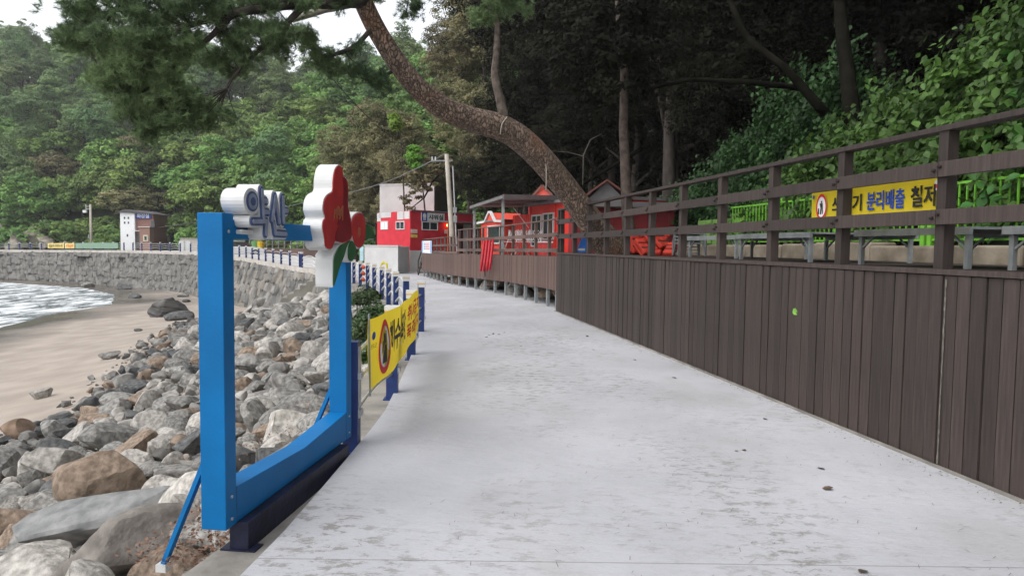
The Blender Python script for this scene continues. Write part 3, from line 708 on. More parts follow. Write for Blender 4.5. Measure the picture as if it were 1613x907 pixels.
# small banners tied to the far railing
def plain_banner(s0, s1, z0, z1, m, label, body=None, tm=None):
    a, b = wpos(s0), wpos(s1); out_ = Vector((-(b-a).y, (b-a).x, 0)).normalized()*.1
    t = thing('banner', label, 'banner', a); mb = MB(); mb.quad(a+out_+Vector((0, 0, z0)), b+out_+Vector((0, 0, z0)), b+out_+Vector((0, 0, z1)), a+out_+Vector((0, 0, z1))); mb.build('cloth', m, t, fix=False)
    if body:
        ux = (a-b).normalized(); text_on(body, b+out_+ux*.3+Vector((0, 0, z0+.12)), ux, (0, 0, 1), (a-b).length-.6, z1-z0-.24, tm, t, depth=.01, lift=.02)
def s_at(px):
    best = min(np.arange(0, arc[-1], .25), key=lambda s: abs((lambda v: PW/2+FPX*v.dot(cr)/v.dot(cf)-px)(wpos(s)-Vector((0, 0, EYE))))); return float(best)
m_yel2 = mat('faded_yellow_cloth', (.72, .58, .2), .8, .05)
plain_banner(s_at(118), s_at(103), .22, .88, m_yel2, 'faded yellow banner with red print on the far seawall railing', '수영금지', m_pred)
plain_banner(s_at(102), s_at(77), .22, .88, m_yel2, 'longer faded yellow banner with dark print on the far seawall railing', '물놀이 안전수칙', m_black)
plain_banner(s_at(188), s_at(121), .2, .9, mat('green_mesh', (.30, .45, .34), .8, .05, transl=.4), 'pale green mesh sheet along the far seawall railing')
# ------------------------------------------------------------------ lower deck on steel posts round the bend
LW = lerp_poly(LOW, 160); LT3 = np.gradient(LW, axis=0); LT3 /= np.hypot(*LT3.T)[:, None]; LIN = np.stack([LT3[:, 1], -LT3[:, 0]], 1)   # inland
larc = np.r_[0, np.cumsum(np.hypot(*(LW[1:]-LW[:-1]).T))]; LL = larc[-1]
def low(s, off=0, z=0):
    return Vector((np.interp(s, larc, LW[:, 0])+np.interp(s, larc, LIN[:, 0])*off, np.interp(s, larc, LW[:, 1])+np.interp(s, larc, LIN[:, 1])*off, z))
def ltop(s): return 1.36-.16*s/LL
def lbot(s): return .50-.19*s/LL
def lrz(s): a, b = low(max(0, s-.1)), low(min(LL, s+.1)); return math.atan2((b-a).y, (b-a).x)
ld = thing('lower_deck', 'red-brown timber deck raised on steel posts over rocks in front of the red huts', 'deck', low(LL/2, .5, 0))
nbd = int(LL/.125); lme = MB().box(-.059, .059, -.012, .012, 0, .875).mesh('plank', m_wood2)
for i in range(nbd):
    s = (i+.5)*LL/nbd; o = part('plank', lme, ld, low(s, random.uniform(-.004, .004), lbot(s)), lrz(s)); o.scale.z = (ltop(s)-lbot(s)-.01)/.875; o.scale.x = 1.02
mb = MB(); n_ = 60
for i in range(n_+1):
    s = LL*i/n_; mb.v += [tuple(low(s, .03, ltop(s)-.05)), tuple(low(s, 5.2, ltop(s)-.05)), tuple(low(s, .03, ltop(s))), tuple(low(s, 5.2, ltop(s)))]
    if i: a, b = 4*i-4, 4*i; mb.f += [(a, a+1, b+1, b), (a+2, b+2, b+3, a+3), (a, b, b+2, a+2)]
mb.build('floor', m_wood2, ld)
MB().bar(low(0, .02, .93), low(0, 1.5, .93), .03, .86).build('end_panel', m_wood, ld)
spm = MB().box(-.04, .04, -.04, .04, 0, 1.0).mesh('steel_post', m_greysteel)
for i in range(19):
    s = .3+i*(LL-.5)/18; o = part('steel_post', spm, ld, low(s, .08, -.05), lrz(s)); o.scale.z = lbot(s)+.25
lr = thing('lower_deck_railing', 'brown timber railing with thin top bar along the lower deck before the red huts', 'railing', low(LL/2, .08, 1.3))
SB = LL*.56        # the far stretch is lower
sp_ = np.r_[np.linspace(.1, SB, 10), np.linspace(SB+.12, LL-.1, 9)]
lpm = MB().box(-.04, .04, -.04, .04, 0, 1.0).mesh('post', m_wood2)
for s in sp_: o = part('post', lpm, lr, low(s, .08, ltop(s)-.02), lrz(s)); o.scale.z = .98 if s <= SB else .72
def lrail(s0, s1, h, wd, ht, m, name):
    k = max(2, int((s1-s0)/1.0))
    for i in range(k):
        a, b = s0+(s1-s0)*i/k, s0+(s1-s0)*(i+1)/k; MB().bar(low(a, .03, ltop(a)+h), low(b, .03, ltop(b)+h), wd, ht).build(name, m, lr)
lrail(.1, SB, .96, .05, .035, m_wood2, 'top_rail'); lrail(.1, SB, .56, .035, .10, m_wood2, 'rail'); lrail(.1, SB, .16, .035, .10, m_wood2, 'rail')
lrail(SB+.1, LL-.1, .70, .05, .035, m_wood2, 'top_rail'); lrail(SB+.1, LL-.1, .36, .035, .09, m_wood2, 'rail'); lrail(SB+.1, LL-.1, .06, .035, .09, m_wood2, 'rail')
# timber steps at the far end of the lower deck
stp = thing('deck_steps', 'small dark timber steps with handrail at the far end of the lower deck', 'steps', low(LL, .3, 0))
for i in range(4): a = low(LL, .45, 0)+Vector((-.10*i-.1, .32*i+.15, .95-.26*i)); MB().box(a.x-.4, a.x+.4, a.y-.15, a.y+.15, a.z-.05, a.z).build('tread', m_wood, stp)
e0 = low(LL, .05, 0); e1 = e0+Vector((-.42, 1.25, 0)); MB().bar(e0+Vector((0, .05, 1.05)), e1+Vector((0, 0, .1)), .06, .2).build('stringer', m_wood, stp); MB().bar(e0+Vector((0, .05, 1.6)), e1+Vector((0, 0, .75)), .05, .07).build('handrail', m_wood, stp); MB().bar(e1, e1+Vector((0, 0, .8)), .06, .06).build('newel', m_wood, stp)
# red slatted bundle hung over the lower railing
rb = thing('red_floats', 'four long red foam tubes hanging side by side over the lower deck railing', 'floats', low(SB*.80, -.1, .7))
for i in range(4):
    a = D(763+i*4.6, 379-i*.5, 24.6-.25*i); b = D(757+i*4.7, 427-(i == 3)*2, 24.2-.25*i)
    MB().tube([a, a.lerp(b, .3), a.lerp(b, .7), b], [.042, .047, .047, .042], 8).build('tube', mat('red_foam', (.42, .008, .02), .5, .1, 5), rb, smooth=True)
c_ = D(765, 440, 24.0); MB().tube([D(764, 420, 24.0), D(764, 436, 24.0)], .02, 6).build('strap', m_black, rb)
# ------------------------------------------------------------------ boulders packed under the lower deck are added with the rocks
# ------------------------------------------------------------------ huts
HA = Vector((1.85, 23.4, 0)); HB = Vector((-1.3, 31.2, 0)); HU = (HB-HA).normalized(); HN = Vector((-HU.y, HU.x, 0)); HLen = (HB-HA).length   # HN towards the path
def HL(s, o, z): q = HA+HU*s+HN*o; return Vector((q.x, q.y, z))
def hs_px(x):
    d = ray(x, 370); A = np.array([[d.x, -HU.x], [d.y, -HU.y]]); t, s = np.linalg.solve(A, [HA.x, HA.y]); return float(s)
def window(parent, T, s0, s1, z0, z1, off, fm=None, gm=None, bars=1):
    fm = fm or m_white; w_ = MB(); f = .05
    w_.box(s0-f, s1+f, off, off+.05, z0-f, z0, T).box(s0-f, s1+f, off, off+.05, z1, z1+f, T).box(s0-f, s0, off, off+.05, z0, z1, T).box(s1, s1+f, off, off+.05, z0, z1, T)
    for i in range(bars): c = s0+(s1-s0)*(i+1)/(bars+1); w_.box(c-.02, c+.02, off, off+.045, z0, z1, T)
    wo = w_.build('window', fm, parent)
    MB().box(s0, s1, off+.005, off+.02, z0, z1, T).build('pane', gm or m_glass, wo)
    return wo
def corrugated(parent, T, s0, s1, z0, z1, off, m, pitch=.2, dep=.035, name='corrugated_wall'):
    mb = MB(); n = int((s1-s0)/pitch*4); prof = [0, 0, dep, dep]
    for i in range(n+1):
        s = s0+(s1-s0)*i/n; mb.v += [tuple(T(s, off+prof[i % 4], z0)), tuple(T(s, off+prof[i % 4], z1))]
        if i: mb.f.append((2*i-2, 2*i, 2*i+1, 2*i-1))
    return mb.build(name, m, parent)
zt0 = 3.1
hut = thing('red_hut', 'red container hut with white-framed sliding windows behind the pine trunk', 'hut', HL(2, -1, 1.25))
sA, sB, sC, sD, sE = 0-2.0, hs_px(833), hs_px(805), hs_px(797), hs_px(762)
MB().box(sA, sB, -2.6, 0, .6, zt0, HL).build('wall', m_redhut, hut)
corrugated(hut, HL, sB+.002, sC+.3, .6, zt0-.25, -.25, m_redhut, .22, .06)
MB().box(sA-.1, sB+.1, -2.7, .16, zt0, zt0+.10, HL).build('roof', m_roofgrey, hut)
a, b = hs_px(872), hs_px(857); window(hut, HL, a, b, 1.9, 2.75, .002)
a, b = hs_px(853), hs_px(839); window(hut, HL, a, b, 1.65, 2.72, .002)
for x_ in (889, 875, 836): s = hs_px(x_); MB().box(s-.02, s+.02, .002, .03, 1.2, zt0, HL).build('trim', m_redhut, hut)
hut2 = thing('gabled_hut', 'small orange-red board hut with white gable trim under the grey canopy', 'hut', HL((sC+sE)/2, -1, 1.2))
MB().box(sD, sE, -2.2, .12, .6, 2.62, HL).build('wall', m_redhut2, hut2)
mb = MB(); nrib = 26
for i in range(nrib): s = sD+(sE-sD)*(i+.5)/nrib; mb.box(s-.012, s+.012, .122, .135, 1.2, 2.6, HL)
mb.build('battens', m_redhut2, hut2)
mid = (sD+sE)/2+.15; gw = .62
MB().prism([(mid-gw, 2.6), (mid+gw, 2.6), (mid+.12, 3.02), (mid-.12, 3.02)], lambda s, t, z: HL(s, t, z), -1.2, .14).build('gable', m_redhut2, hut2)
tr_ = MB()
for p, q in (((sD-.1, 2.62), (mid-gw, 2.66)), ((mid-gw, 2.66), (mid-.1, 3.05)), ((mid-.12, 3.05), (mid+.12, 3.05)), ((mid+.1, 3.05), (mid+gw, 2.66)), ((mid+gw, 2.66), (sE+.4, 2.62))): tr_.bar(HL(p[0], .16, p[1]), HL(q[0], .16, q[1]), .1, .09)
tr_.build('gable_trim', m_white, hut2)
a, b = hs_px(795), hs_px(773); window(hut2, HL, a+.15, b-.1, 1.75, 2.42, .137, bars=0)
a = hs_px(766); MB().box(a-.08, a+.08, .137, .155, 1.6, 2.4, HL).build('side_window', m_glass, hut2)
MB().box(sD-.15, sE+.2, -2.3, .2, 2.64, 2.70, HL).build('roof', m_roofgrey, hut2)
# canopy
can = thing('canopy', 'grey sheet-roofed canopy on steel posts projecting from the red huts', 'canopy', D(799, 400, 23.2))
C1, C2, C3 = D(793, 309, 22.8), D(741, 326, 27.6), D(884, 311, 24.3); C4 = C2+(C3-C1)
mb = MB(); n_ = 36; th = Vector((0, 0, .05))
for i in range(n_+1):
    f = i/n_; a = C1.lerp(C2, f); b = C3.lerp(C4, f); o_ = Vector((0, 0, .02*(i % 2))); mb.v += [tuple(a+o_+th), tuple(b+o_+th)]
    if i: mb.f.append((2*i-2, 2*i, 2*i+1, 2*i-1))
mb.build('roof_sheet', m_roofgrey, can); MB().hexa([C1, C3, C4, C2, C1+Vector((0, 0, .03)), C3+Vector((0, 0, .03)), C4+Vector((0, 0, .03)), C2+Vector((0, 0, .03))]).build('soffit', m_soffit, can)
MB().bar(C1+Vector((0, 0, -.02)), C3+Vector((0, 0, -.02)), .06, .16).build('fascia', m_roofgrey, can); MB().bar(C1+Vector((0, 0, -.02)), C2+Vector((0, 0, -.02)), .06, .1).build('fascia', m_roofgrey, can)
for f in (.10, .97):
    p = C1.lerp(C2, f)+(C3-C1)*.06; MB().box(p.x-.05, p.x+.05, p.y-.05, p.y+.05, 1.2, p.z).build('post', m_greysteel, can)
p = C1.lerp(C2, .1)+(C3-C1)*.06
for f in (.3, .6): MB().bar(C1.lerp(C2, f)+Vector((0, 0, -.04)), C3.lerp(C4, f)+Vector((0, 0, -.04)), .05, .08).build('rafter', m_greysteel, can)
MB().bar(HL(sB-.1, .05, 2.3), HL(sB+.1, .6, zt0-.05), .03, .03).build('bracket', m_white, can)
# small roof gable behind
gb = thing('small_roof', 'small brown gable roof showing above the canopy behind the red huts', 'roof', HL(2, -4.5, 1.2))
pk = D(854, 292, 28.5); MB().bar(pk+Vector((-.42, .1, -.48)), pk, .05, .1).bar(pk, pk+Vector((.42, -.1, -.42)), .05, .1).build('verge', m_roofbrown, gb)
MB().hexa([pk+Vector((-.42, .15, -.48)), pk+Vector((.42, -.05, -.42)), pk+Vector((.42, .2, -.42)), pk+Vector((-.42, .4, -.48)), pk+Vector((-.02, .1, -.02)), pk+Vector((.02, .1, -.02)), pk+Vector((.02, .3, -.02)), pk+Vector((-.02, .3, -.02))]).build('gable', m_redhut2, gb); MB().box(pk.x-.5, pk.x+.5, pk.y+.3, pk.y+2.5, .6, pk.z-.4).build('wall', m_reddark, gb)
# dark red hut behind the upper deck
dh = thing('dark_red_hut', 'dark red hut with brown pitched roof and grey gable behind the deck railing', 'hut', (3.4, 21, 1.2))
hx0, hx1 = D(905, 350, 20.5).x, D(1062, 350, 20.5).x
MB().box(hx0, hx1, 20.5, 22.6, .6, 2.75).build('wall', m_reddark, dh)
for i in range(9): x_ = hx0+.15+i*(hx1-hx0-.3)/8; MB().box(x_-.02, x_+.02, 20.47, 20.5, .9, 2.7).build('rib', m_reddark, dh)
MB().box(hx0-.1, hx1+.5, 19.9, 22.9, 2.76, 2.9).build('eave_board', m_roofgrey, dh)
pk = D(955, 284, 20.3); gx0, gx1 = D(922, 300, 20.3), D(990, 303, 20.3)
MB().hexa([(gx0.x, 20.3, 2.9), (gx1.x, 20.3, 2.9), (gx1.x, 22.5, 2.9), (gx0.x, 22.5, 2.9), (pk.x-.03, 20.3, pk.z-.06), (pk.x+.03, 20.3, pk.z-.06), (pk.x+.03, 22.5, pk.z-.06), (pk.x-.03, 22.5, pk.z-.06)]).build('gable', mat('grey_cladding', (.22, .21, .21), .7, .1), dh)
for q in (gx0, gx1):
    e_ = Vector((q.x+(q.x-pk.x)*.25, 20.1, 2.95)); MB().hexa([e_, Vector((pk.x, 20.1, pk.z-.04)), Vector((pk.x, 22.8, pk.z-.04)), e_+Vector((0, 2.7, 0)), e_+Vector((0, 0, .05)), Vector((pk.x, 20.1, pk.z+.02)), Vector((pk.x, 22.8, pk.z+.02)), e_+Vector((0, 2.7, .05))]).build('roof', m_roofbrown, dh)
# ------------------------------------------------------------------ folding chairs and gear in front of the huts
CH = []
def chair(name, label, loc, rz, m, group):
    t = thing(name, label, 'chair', loc, group); t.rotation_euler.z = rz
    def bl_(mb, nm): o = bpy.data.objects.new(nm, mb.mesh(nm, m)); put(o, t)
    for sx in (-.24, .24):
        bl_(MB().tube([(sx, -.25, 0), (sx, .22, .45)], .014, 6), 'leg'); bl_(MB().tube([(sx, .25, 0), (sx, -.18, .48), (sx, -.28, .88)], .014, 6), 'leg')
    bl_(MB().box(-.24, .24, -.18, .22, .44, .46), 'seat')
    mb = MB()
    for i in range(7): a = -.24+i*.08; mb.tube([(a, -.185, .5), (min(.24, a+.2), -.27, .86)], .012, 5); mb.tube([(a, -.185, .5), (max(-.24, a-.2), -.27, .86)], .012, 5)
    bl_(mb, 'backrest')
for x_, Y_, lab in ((806, 24.6, 'white lattice-backed folding chair before the corrugated red wall'), (820, 24.3, 'white lattice-backed folding chair with stacked neighbour near the canopy post'), (838, 24.0, 'white lattice-backed folding chair below the sliding window')):
    p = D(x_, 400, Y_); chair('folding_chair', lab, (p.x, p.y, 1.31), 2.7, m_white, 'folding chairs by the red huts')
for x_, Y_, c, lab in ((850, 23.0, (.5, .05, .05), 'red lidded crate with white rim below the hut window'), (862, 22.8, (.45, .06, .07), 'second red crate beside the lidded crate by the hut')):
    p = D(x_, 400, Y_); t = thing('crate', lab, 'crate', (p.x, p.y, 1.31)); MB().box(p.x-.16, p.x+.16, p.y-.16, p.y+.16, 1.31, 1.72).build('body', mat('crate_red', c, .5), t, bevel=.02); MB().box(p.x-.18, p.x+.18, p.y-.18, p.y+.18, 1.725, 1.78).build('lid', m_white, t, bevel=.015)
p = D(914, 392, 15.9); bb = thing('bodyboard', 'blue foam board leaning beside the foot of the pine trunk', 'board', (p.x, p.y, 1.47))
MB().prism([(-.11, 0), (.13, 0), (.12, .36), (.04, .46), (-.02, .42)], lambda a, t, b: Vector((p.x+a+b*.25, p.y+t+b*.3, 1.475+b)), 0, .05).build('slab', mat('blue_foam', (.03, .16, .55), .5), bb, bevel=.015); MB().prism([(-.07, .05), (.09, .05), (.09, .10), (-.07, .10)], lambda a, t, b: Vector((p.x+a+b*.25, p.y+t+b*.3, 1.475+b)), -.003, .02).build('stripe', m_white, bb)
# life vests: orange pile
m_or = mat('orange_vest', (.42, .03, .014), .7, .15, 8)
def vest(loc, rx, rz, label, s=1.0):
    t = thing('life_vest', label, 'life vest', loc, 'orange life vests on the deck')
    t.rotation_euler = (rx, 0, rz); t.scale = (s, s, s)
    for sx in (-1, 1):
        o = put(bpy.data.objects.new('front_panel', MB().box(sx*.13-.11, sx*.13+.11, -.05, .05, 0, .48).mesh('front_panel', m_or)), t); b_ = o.modifiers.new('b', 'BEVEL'); b_.width = .03; b_.segments = 2
    o = put(bpy.data.objects.new('back_panel', MB().box(-.22, .22, .07, .14, .05, .56).mesh('back_panel', m_or)), t); b_ = o.modifiers.new('b', 'BEVEL'); b_.width = .03; b_.segments = 2
    for z in (.14, .30): put(bpy.data.objects.new('strap', MB().box(-.245, .245, -.058, -.051, z, z+.03).mesh('strap', m_black)), t)
for i, (x_, y_, Y_, rx, rz) in enumerate(((1030, 392, 13.0, -.9, .4), (1042, 392, 12.9, -1.1, -.5), (1050, 392, 13.1, -.8, .9), (1036, 385, 13.5, -.2, .2), (1010, 392, 13.9, -.2, .5), (962, 385, 15.9, -.1, .2))):
    p = D(x_, y_, Y_); vest((p.x, p.y, DZ+.03+(.12 if i == 2 else 0)), rx, rz, 'orange life vest heaped on the deck floor behind the railing' if i < 4 else ('orange life vest propped up on the deck beside the slim trunk' if i == 4 else 'orange life vest standing alone behind the leaning pine trunk'), .9)
p = D(1030, 372, 13.9); cv = thing('orange_case', 'orange plastic chest standing behind the heap of life vests', 'chest', (p.x, p.y, DZ)); MB().box(p.x-.22, p.x+.26, p.y-.15, p.y+.2, DZ+.005, DZ+.36).build('body', m_or, cv, bevel=.02); MB().box(p.x-.24, p.x+.28, p.y-.17, p.y+.22, DZ+.365, DZ+.41).build('lid', m_or, cv, bevel=.015)
# stacked grey plastic chairs
p = D(1090, 405, 11.9)
m_gp = mat('grey_plastic', (.16, .165, .17), .5, .1)
for i in range(5):
    t = thing('stacking_chair', 'grey plastic chair nested in the stack under the steel platform', 'chair', (p.x, p.y+.2, DZ+.02+i*.055), 'stacked grey plastic chairs')
    for sx in (-.2, .2): put(bpy.data.objects.new('leg', MB().bar((sx*1.15, -.2, 0), (sx, -.16, .2), .03, .03).mesh('leg', m_gp)), t); put(bpy.data.objects.new('leg', MB().bar((sx*1.15, .22, 0), (sx, .18, .2), .03, .03).mesh('leg', m_gp)), t)
    put(bpy.data.objects.new('seat', MB().box(-.21, .21, -.18, .2, .2, .225).mesh('seat', m_gp)), t)
    put(bpy.data.objects.new('backrest', MB().box(-.2, .2, .2, .225, .03, .045).mesh('backrest', m_gp)), t)
# ------------------------------------------------------------------ low steel-legged platforms on the upper deck
def platform(s0, s1, o0, o1, zt, label):
    t = thing('platform_table', label, 'platform', wall((s0+s1)/2, (o0+o1)/2, DZ), 'low platforms on the deck')
    MB().box(s0, s1, o0, o1, zt-.02, zt, WT).build('top', m_greysteel, t)
    MB().box(s0, s1, o0, o0+.03, zt-.062, zt-.021, WT).build('apron', m_greysteel, t); MB().box(s0, s1, o1-.03, o1, zt-.062, zt-.021, WT).build('apron', m_greysteel, t)
    for a in (s0+.06, s1-.06):
        for b in (o0+.05, o1-.05):
            MB().box(a-.02, a+.02, b-.02, b+.02, DZ+.004, zt-.064, WT).build('leg', m_greysteel, t)
            sg = 1 if a == s0+.06 else -1
            MB().bar(wall(a+sg*.02, b, DZ+.17), wall(a+sg*.17, b, zt-.06), .018, .018).build('leg_brace', m_greysteel, t)
platform(1.02, 2.42, .45, 1.75, 1.80, 'grey low platform right behind the yellow deck banner')
platform(-.75, .88, .6, 1.9, 1.80, 'grey low platform on the deck beside the one behind the banner')
platform(3.3, 5.0, .55, 1.9, 1.80, 'grey low platform with dark braces before the stone kerb')
platform(5.5, 7.2, .8, 2.0, 1.80, 'grey low platform over the stacked plastic chairs')
# stone kerb under the green fence
kb = thing('stone_kerb', 'low kerb of pale tan stone blocks along the back of the deck', 'kerb', wall(4, 2.7, DZ))
m_kerb = mat('kerb_stone', (.19, .155, .11), .9, .25, 3, .5, 12, c2=(.27, .23, .175))
s = -5.5
while s < 12:
    wd = random.uniform(.7, 1.3); o = MB().box(s, s+wd-.02, 2.45+random.uniform(0, .03), 2.9, DZ-.02, DZ+.235+random.uniform(-.03, .03), WT).build('stone', m_kerb, kb, bevel=.03); s += wd
# green fence
gf = thing('green_fence', 'lime green steel bar fence on the bank behind the deck', 'fence', wall(3, 3.0, 1.7))
gpm = MB().box(-.035, .035, -.035, .035, 1.58, 2.56).mesh('post', m_lime); gbm = MB().box(-.009, .009, -.009, .009, 1.74, 2.46).mesh('bar', m_lime)
s = -4.9; i = 0
while s < 8.6:
    part('post', gpm, gf, wall(s, 3.0, 0), wrz); part('post', gpm, gf, wall(s+.12, 3.0, 0), wrz)
    for zr in (1.755, 2.465): MB().box(s+.16, s+1.84, 2.985, 3.015, zr-.015, zr+.015, WT).build('rail', m_lime, gf)
    for j in range(14): part('bar', gbm, gf, wall(s+.22+j*.12, 3.0, 0), wrz)
    MB().tube([wall(s+.02, 3.0, 2.55), wall(s-.05, 3.0, 2.53), wall(s-.1, 3.0, 2.47)], .012, 6).build('finial', m_lime, gf)
    s += 1.86
for k_ in range(3):
    a = 9.4+k_*.75; MB().box(a, a+.68, 3.0, 3.03, 1.5, 2.25, WT).build('panel', mat('green_panel', (.13, .25, .05), .7, .1), gf)
# ------------------------------------------------------------------ shower building, white tower and white block
SH = thing('shower_building', 'red shower building with white window frames and blue and white signboard', 'building', (-6, 45, 0))
c0 = D(646, 390, 42.5); cl = D(594, 390, 46.0); crr = D(748, 390, 46.5)
def wallT(a, b):
    a = Vector((a.x, a.y, 0)); b = Vector((b.x, b.y, 0)); u = (b-a).normalized(); n = Vector((u.y, -u.x, 0))
    return (lambda s, o, z: a+u*s+n*o+Vector((0, 0, z))), (b-a).length
TR, LR = wallT(c0, crr); TLf, LLf = wallT(cl, c0)
zr = 3.68; bk = Vector((2.2, 3.4, 0))
P4 = [Vector((q.x, q.y, -.2)) for q in (c0, crr, crr+Vector((-2.0, 3.5, 0)), cl+Vector((1, 2.5, 0)), cl)]
mb = MB(); n5 = len(P4); mb.v = [tuple(q) for q in P4]+[(q.x, q.y, zr) for q in P4]; mb.f = [tuple(range(n5)), tuple(range(2*n5-1, n5-1, -1))]+[(i, (i+1) % n5, n5+(i+1) % n5, n5+i) for i in range(n5)]
mb.build('wall', m_redwall, SH)
def pxs(T, L, x):     # distance along a wall for a photo column
    a, b = T(0, 0, 0), T(L, 0, 0); d = ray(x, 370); A = np.array([[d.x, -(b-a).x/L], [d.y, -(b-a).y/L]]); return float(np.linalg.solve(A, [a.x, a.y])[1])
def pz(T, s, y, x): q = T(s, 0, 0); return D(x, y, q.y).z
MB().box(-.03, LR*.5, .004, .05, -.2, 1.28, TR).build('plinth', m_whitewall, SH)
MB().box(0, LR, -.1, .12, zr, zr+.07, TR).build('roof_edge', m_roofgrey, SH)
def rect(T, L, x0, x1, y0, y1):
    s0, s1 = pxs(T, L, x0), pxs(T, L, x1); return s0, s1, pz(T, s0, y1, x0), pz(T, s0, y0, x0)
s0, s1, z0, z1 = rect(TR, LR, 665, 688, 350, 361); window(SH, TR, s0, s1, z0, z1, .003)
s0, s1, z0, z1 = rect(TR, LR, 663, 699, 334.5, 348)
sg = MB().box(s0, s1, .003, .07, z0, z1, TR).build('signboard', m_white, SH); sm = pxs(TR, LR, 671.5); MB().box(s0, sm, .07, .078, z0, z1, TR).build('blue_panel', m_pblue, sg)
ux = (crr-c0).normalized(); ux = Vector((ux.x, ux.y, 0))
text_on('샤워실', TR(sm+.12, .07, z0+.1), ux, (0, 0, 1), s1-sm-.24, z1-z0-.2, m_black, sg, depth=.01, bold=.02)
mc = (s0+sm)/2; mw = MB(); hh = z1-z0
for P in ([(-.05, .82), (.05, .82), (.05, .93), (-.05, .93)], [(-.1, .45), (.1, .45), (.1, .8), (-.1, .8)], [(-.07, .1), (-.01, .1), (-.01, .45), (-.07, .45)], [(.01, .1), (.07, .1), (.07, .45), (.01, .45)]): mw.prism([(mc+a*1.3, z0+b*hh) for a, b in P], lambda a, t, b: TR(a, t, b), .079, .085)
mw.build('pictogram', m_white, sg)
for x0, x1, y0, y1, m_ in ((647, 657, 361, 367, mat('notice_pink', (.7, .5, .45), .7)), (647, 657, 369, 374, mat('notice_yellow', (.7, .5, .12), .7)), (700, 705, 362, 368, m_white)):
    s0, s1, z0, z1 = rect(TR, LR, x0, x1, y0, y1); MB().box(s0, s1, .003, .03, z0, z1, TR).build('notice', m_, SH)
for x_ in (697, 706): s0, s1, z0, z1 = rect(TR, LR, x_-.7, x_+.7, 349, 398); MB().box(s0, s1, .5, .56, .3, z1, TR).build('porch_post', mat('orange_pipe', (.5, .16, .07), .5), SH)
s0, s1, z0, z1 = rect(TR, LR, 690, 742, 347, 350); MB().box(s0, s1, .01, .9, z0, z0+.07, TR).build('porch_roof', m_roofgrey, SH)
s0, s1, z0, z1 = rect(TR, LR, 719, 729, 354, 398); MB().box(s0, s1, .003, .02, .6, z1, TR).build('doorway', m_black, SH)
s0, s1, z0, z1 = rect(TR, LR, 730, 741, 353, 398); MB().box(s0, s1, .003, .05, .6, z1, TR).build('door', m_whitewall, SH)
s0, s1, z0, z1 = rect(TR, LR, 702.5, 705.5, 352, 358); p = TR(s0, .2, (z0+z1)/2); me_ = MB().tube([p+Vector((0, 0, -.1)), p+Vector((0, 0, -.05)), p+Vector((0, 0, .06)), p+Vector((0, 0, .1))], [.04, .1, .1, .04], 8).build('lamp', emit('lit_lamp', (1, .32, .12), 5), SH, smooth=True)
# white painted steps on the left wall and windows
for x0, x1, y0, y1 in ((594.3, 600, 336, 349), (598, 616, 330, 343.5), (626, 636, 330, 346), (637, 645, 333, 345)):
    s0, s1, z0, z1 = rect(TLf, LLf, x0, x1, y0, y1); MB().box(max(s0, .01), min(s1, LLf-.01), .003, .02, z0, min(z1, zr-.003), TLf).build('white_patch', m_whitewall, SH)
for x0, x1 in ((601, 611), (625, 637)):
    s0, s1, z0, z1 = rect(TLf, LLf, x0, x1, 350, 360.5); window(SH, TLf, s0, s1, z0, z1, .003, gm=m_pwhite if x0 == 601 else m_glass)
TW = thing('white_tower', 'plain white rendered block rising behind the red shower building', 'building', (-7, 50, 0))
a, b, c = D(598, 390, 49), D(684.5, 390, 47.6), D(706, 390, 54); zt_ = D(598, 292, 49).z
P4 = [Vector((q.x, q.y, -.2)) for q in (b, c, c+(a-b), a)]; mb = MB(); mb.v = [tuple(q) for q in P4]+[(q.x, q.y, zt_) for q in P4]; mb.f = [(0, 1, 2, 3), (7, 6, 5, 4), (3, 0, 4, 7), (2, 3, 7, 6)]
mb.build('wall', m_whitewall, TW); T_, L_ = wallT(b, c); MB().box(0, L_, -.05, .01, -.2, zt_, T_).build('dark_wall', mat('dark_grey_face', (.035, .033, .034), .8, .1), TW)  # right side face coloured far darker than the white front
T_, L_ = wallT(a, b); MB().box(-.02, L_+.02, -.1, .05, zt_, zt_+.08, T_).build('parapet', m_whitewall, TW)
WB = thing('white_block', 'low white concrete block beside the bend in front of the shower building', 'block', D(620, 425, 39))
a, b, c = D(574, 405, 40.5), D(627, 405, 38.6), D(645, 405, 41.5); zt_ = 1.52
P4 = [Vector((q.x, q.y, -.3)) for q in (b, c, c+(a-b), a)]; mb = MB(); mb.v = [tuple(q) for q in P4]+[(q.x, q.y, zt_) for q in P4]; mb.f = [(0, 1, 2, 3), (7, 6, 5, 4), (0, 1, 5, 4), (3, 0, 4, 7), (1, 2, 6, 5), (2, 3, 7, 6)]
mb.build('wall', m_whitewall, WB, bevel=.02); T_, L_ = wallT(a, b); MB().box(-.02, L_+.02, -.25, .04, zt_+.002, zt_+.06, T_).build('coping', m_whitewall, WB)
p = D(570, 410, 37); sgn = thing('standing_sign', 'narrow white and pale blue notice board beside the white block', 'sign', (p.x, p.y, -.05)); MB().tube([(p.x, p.y, -.1), (p.x, p.y, 1.4)], .025, 6).build('pole', m_silver, sgn); MB().box(p.x-.1, p.x+.1, p.y-.05, p.y-.03, .75, 1.5).build('panel', mat('pale_blue', (.45, .65, .7), .6), sgn)
p = D(210+355, 388, 44)
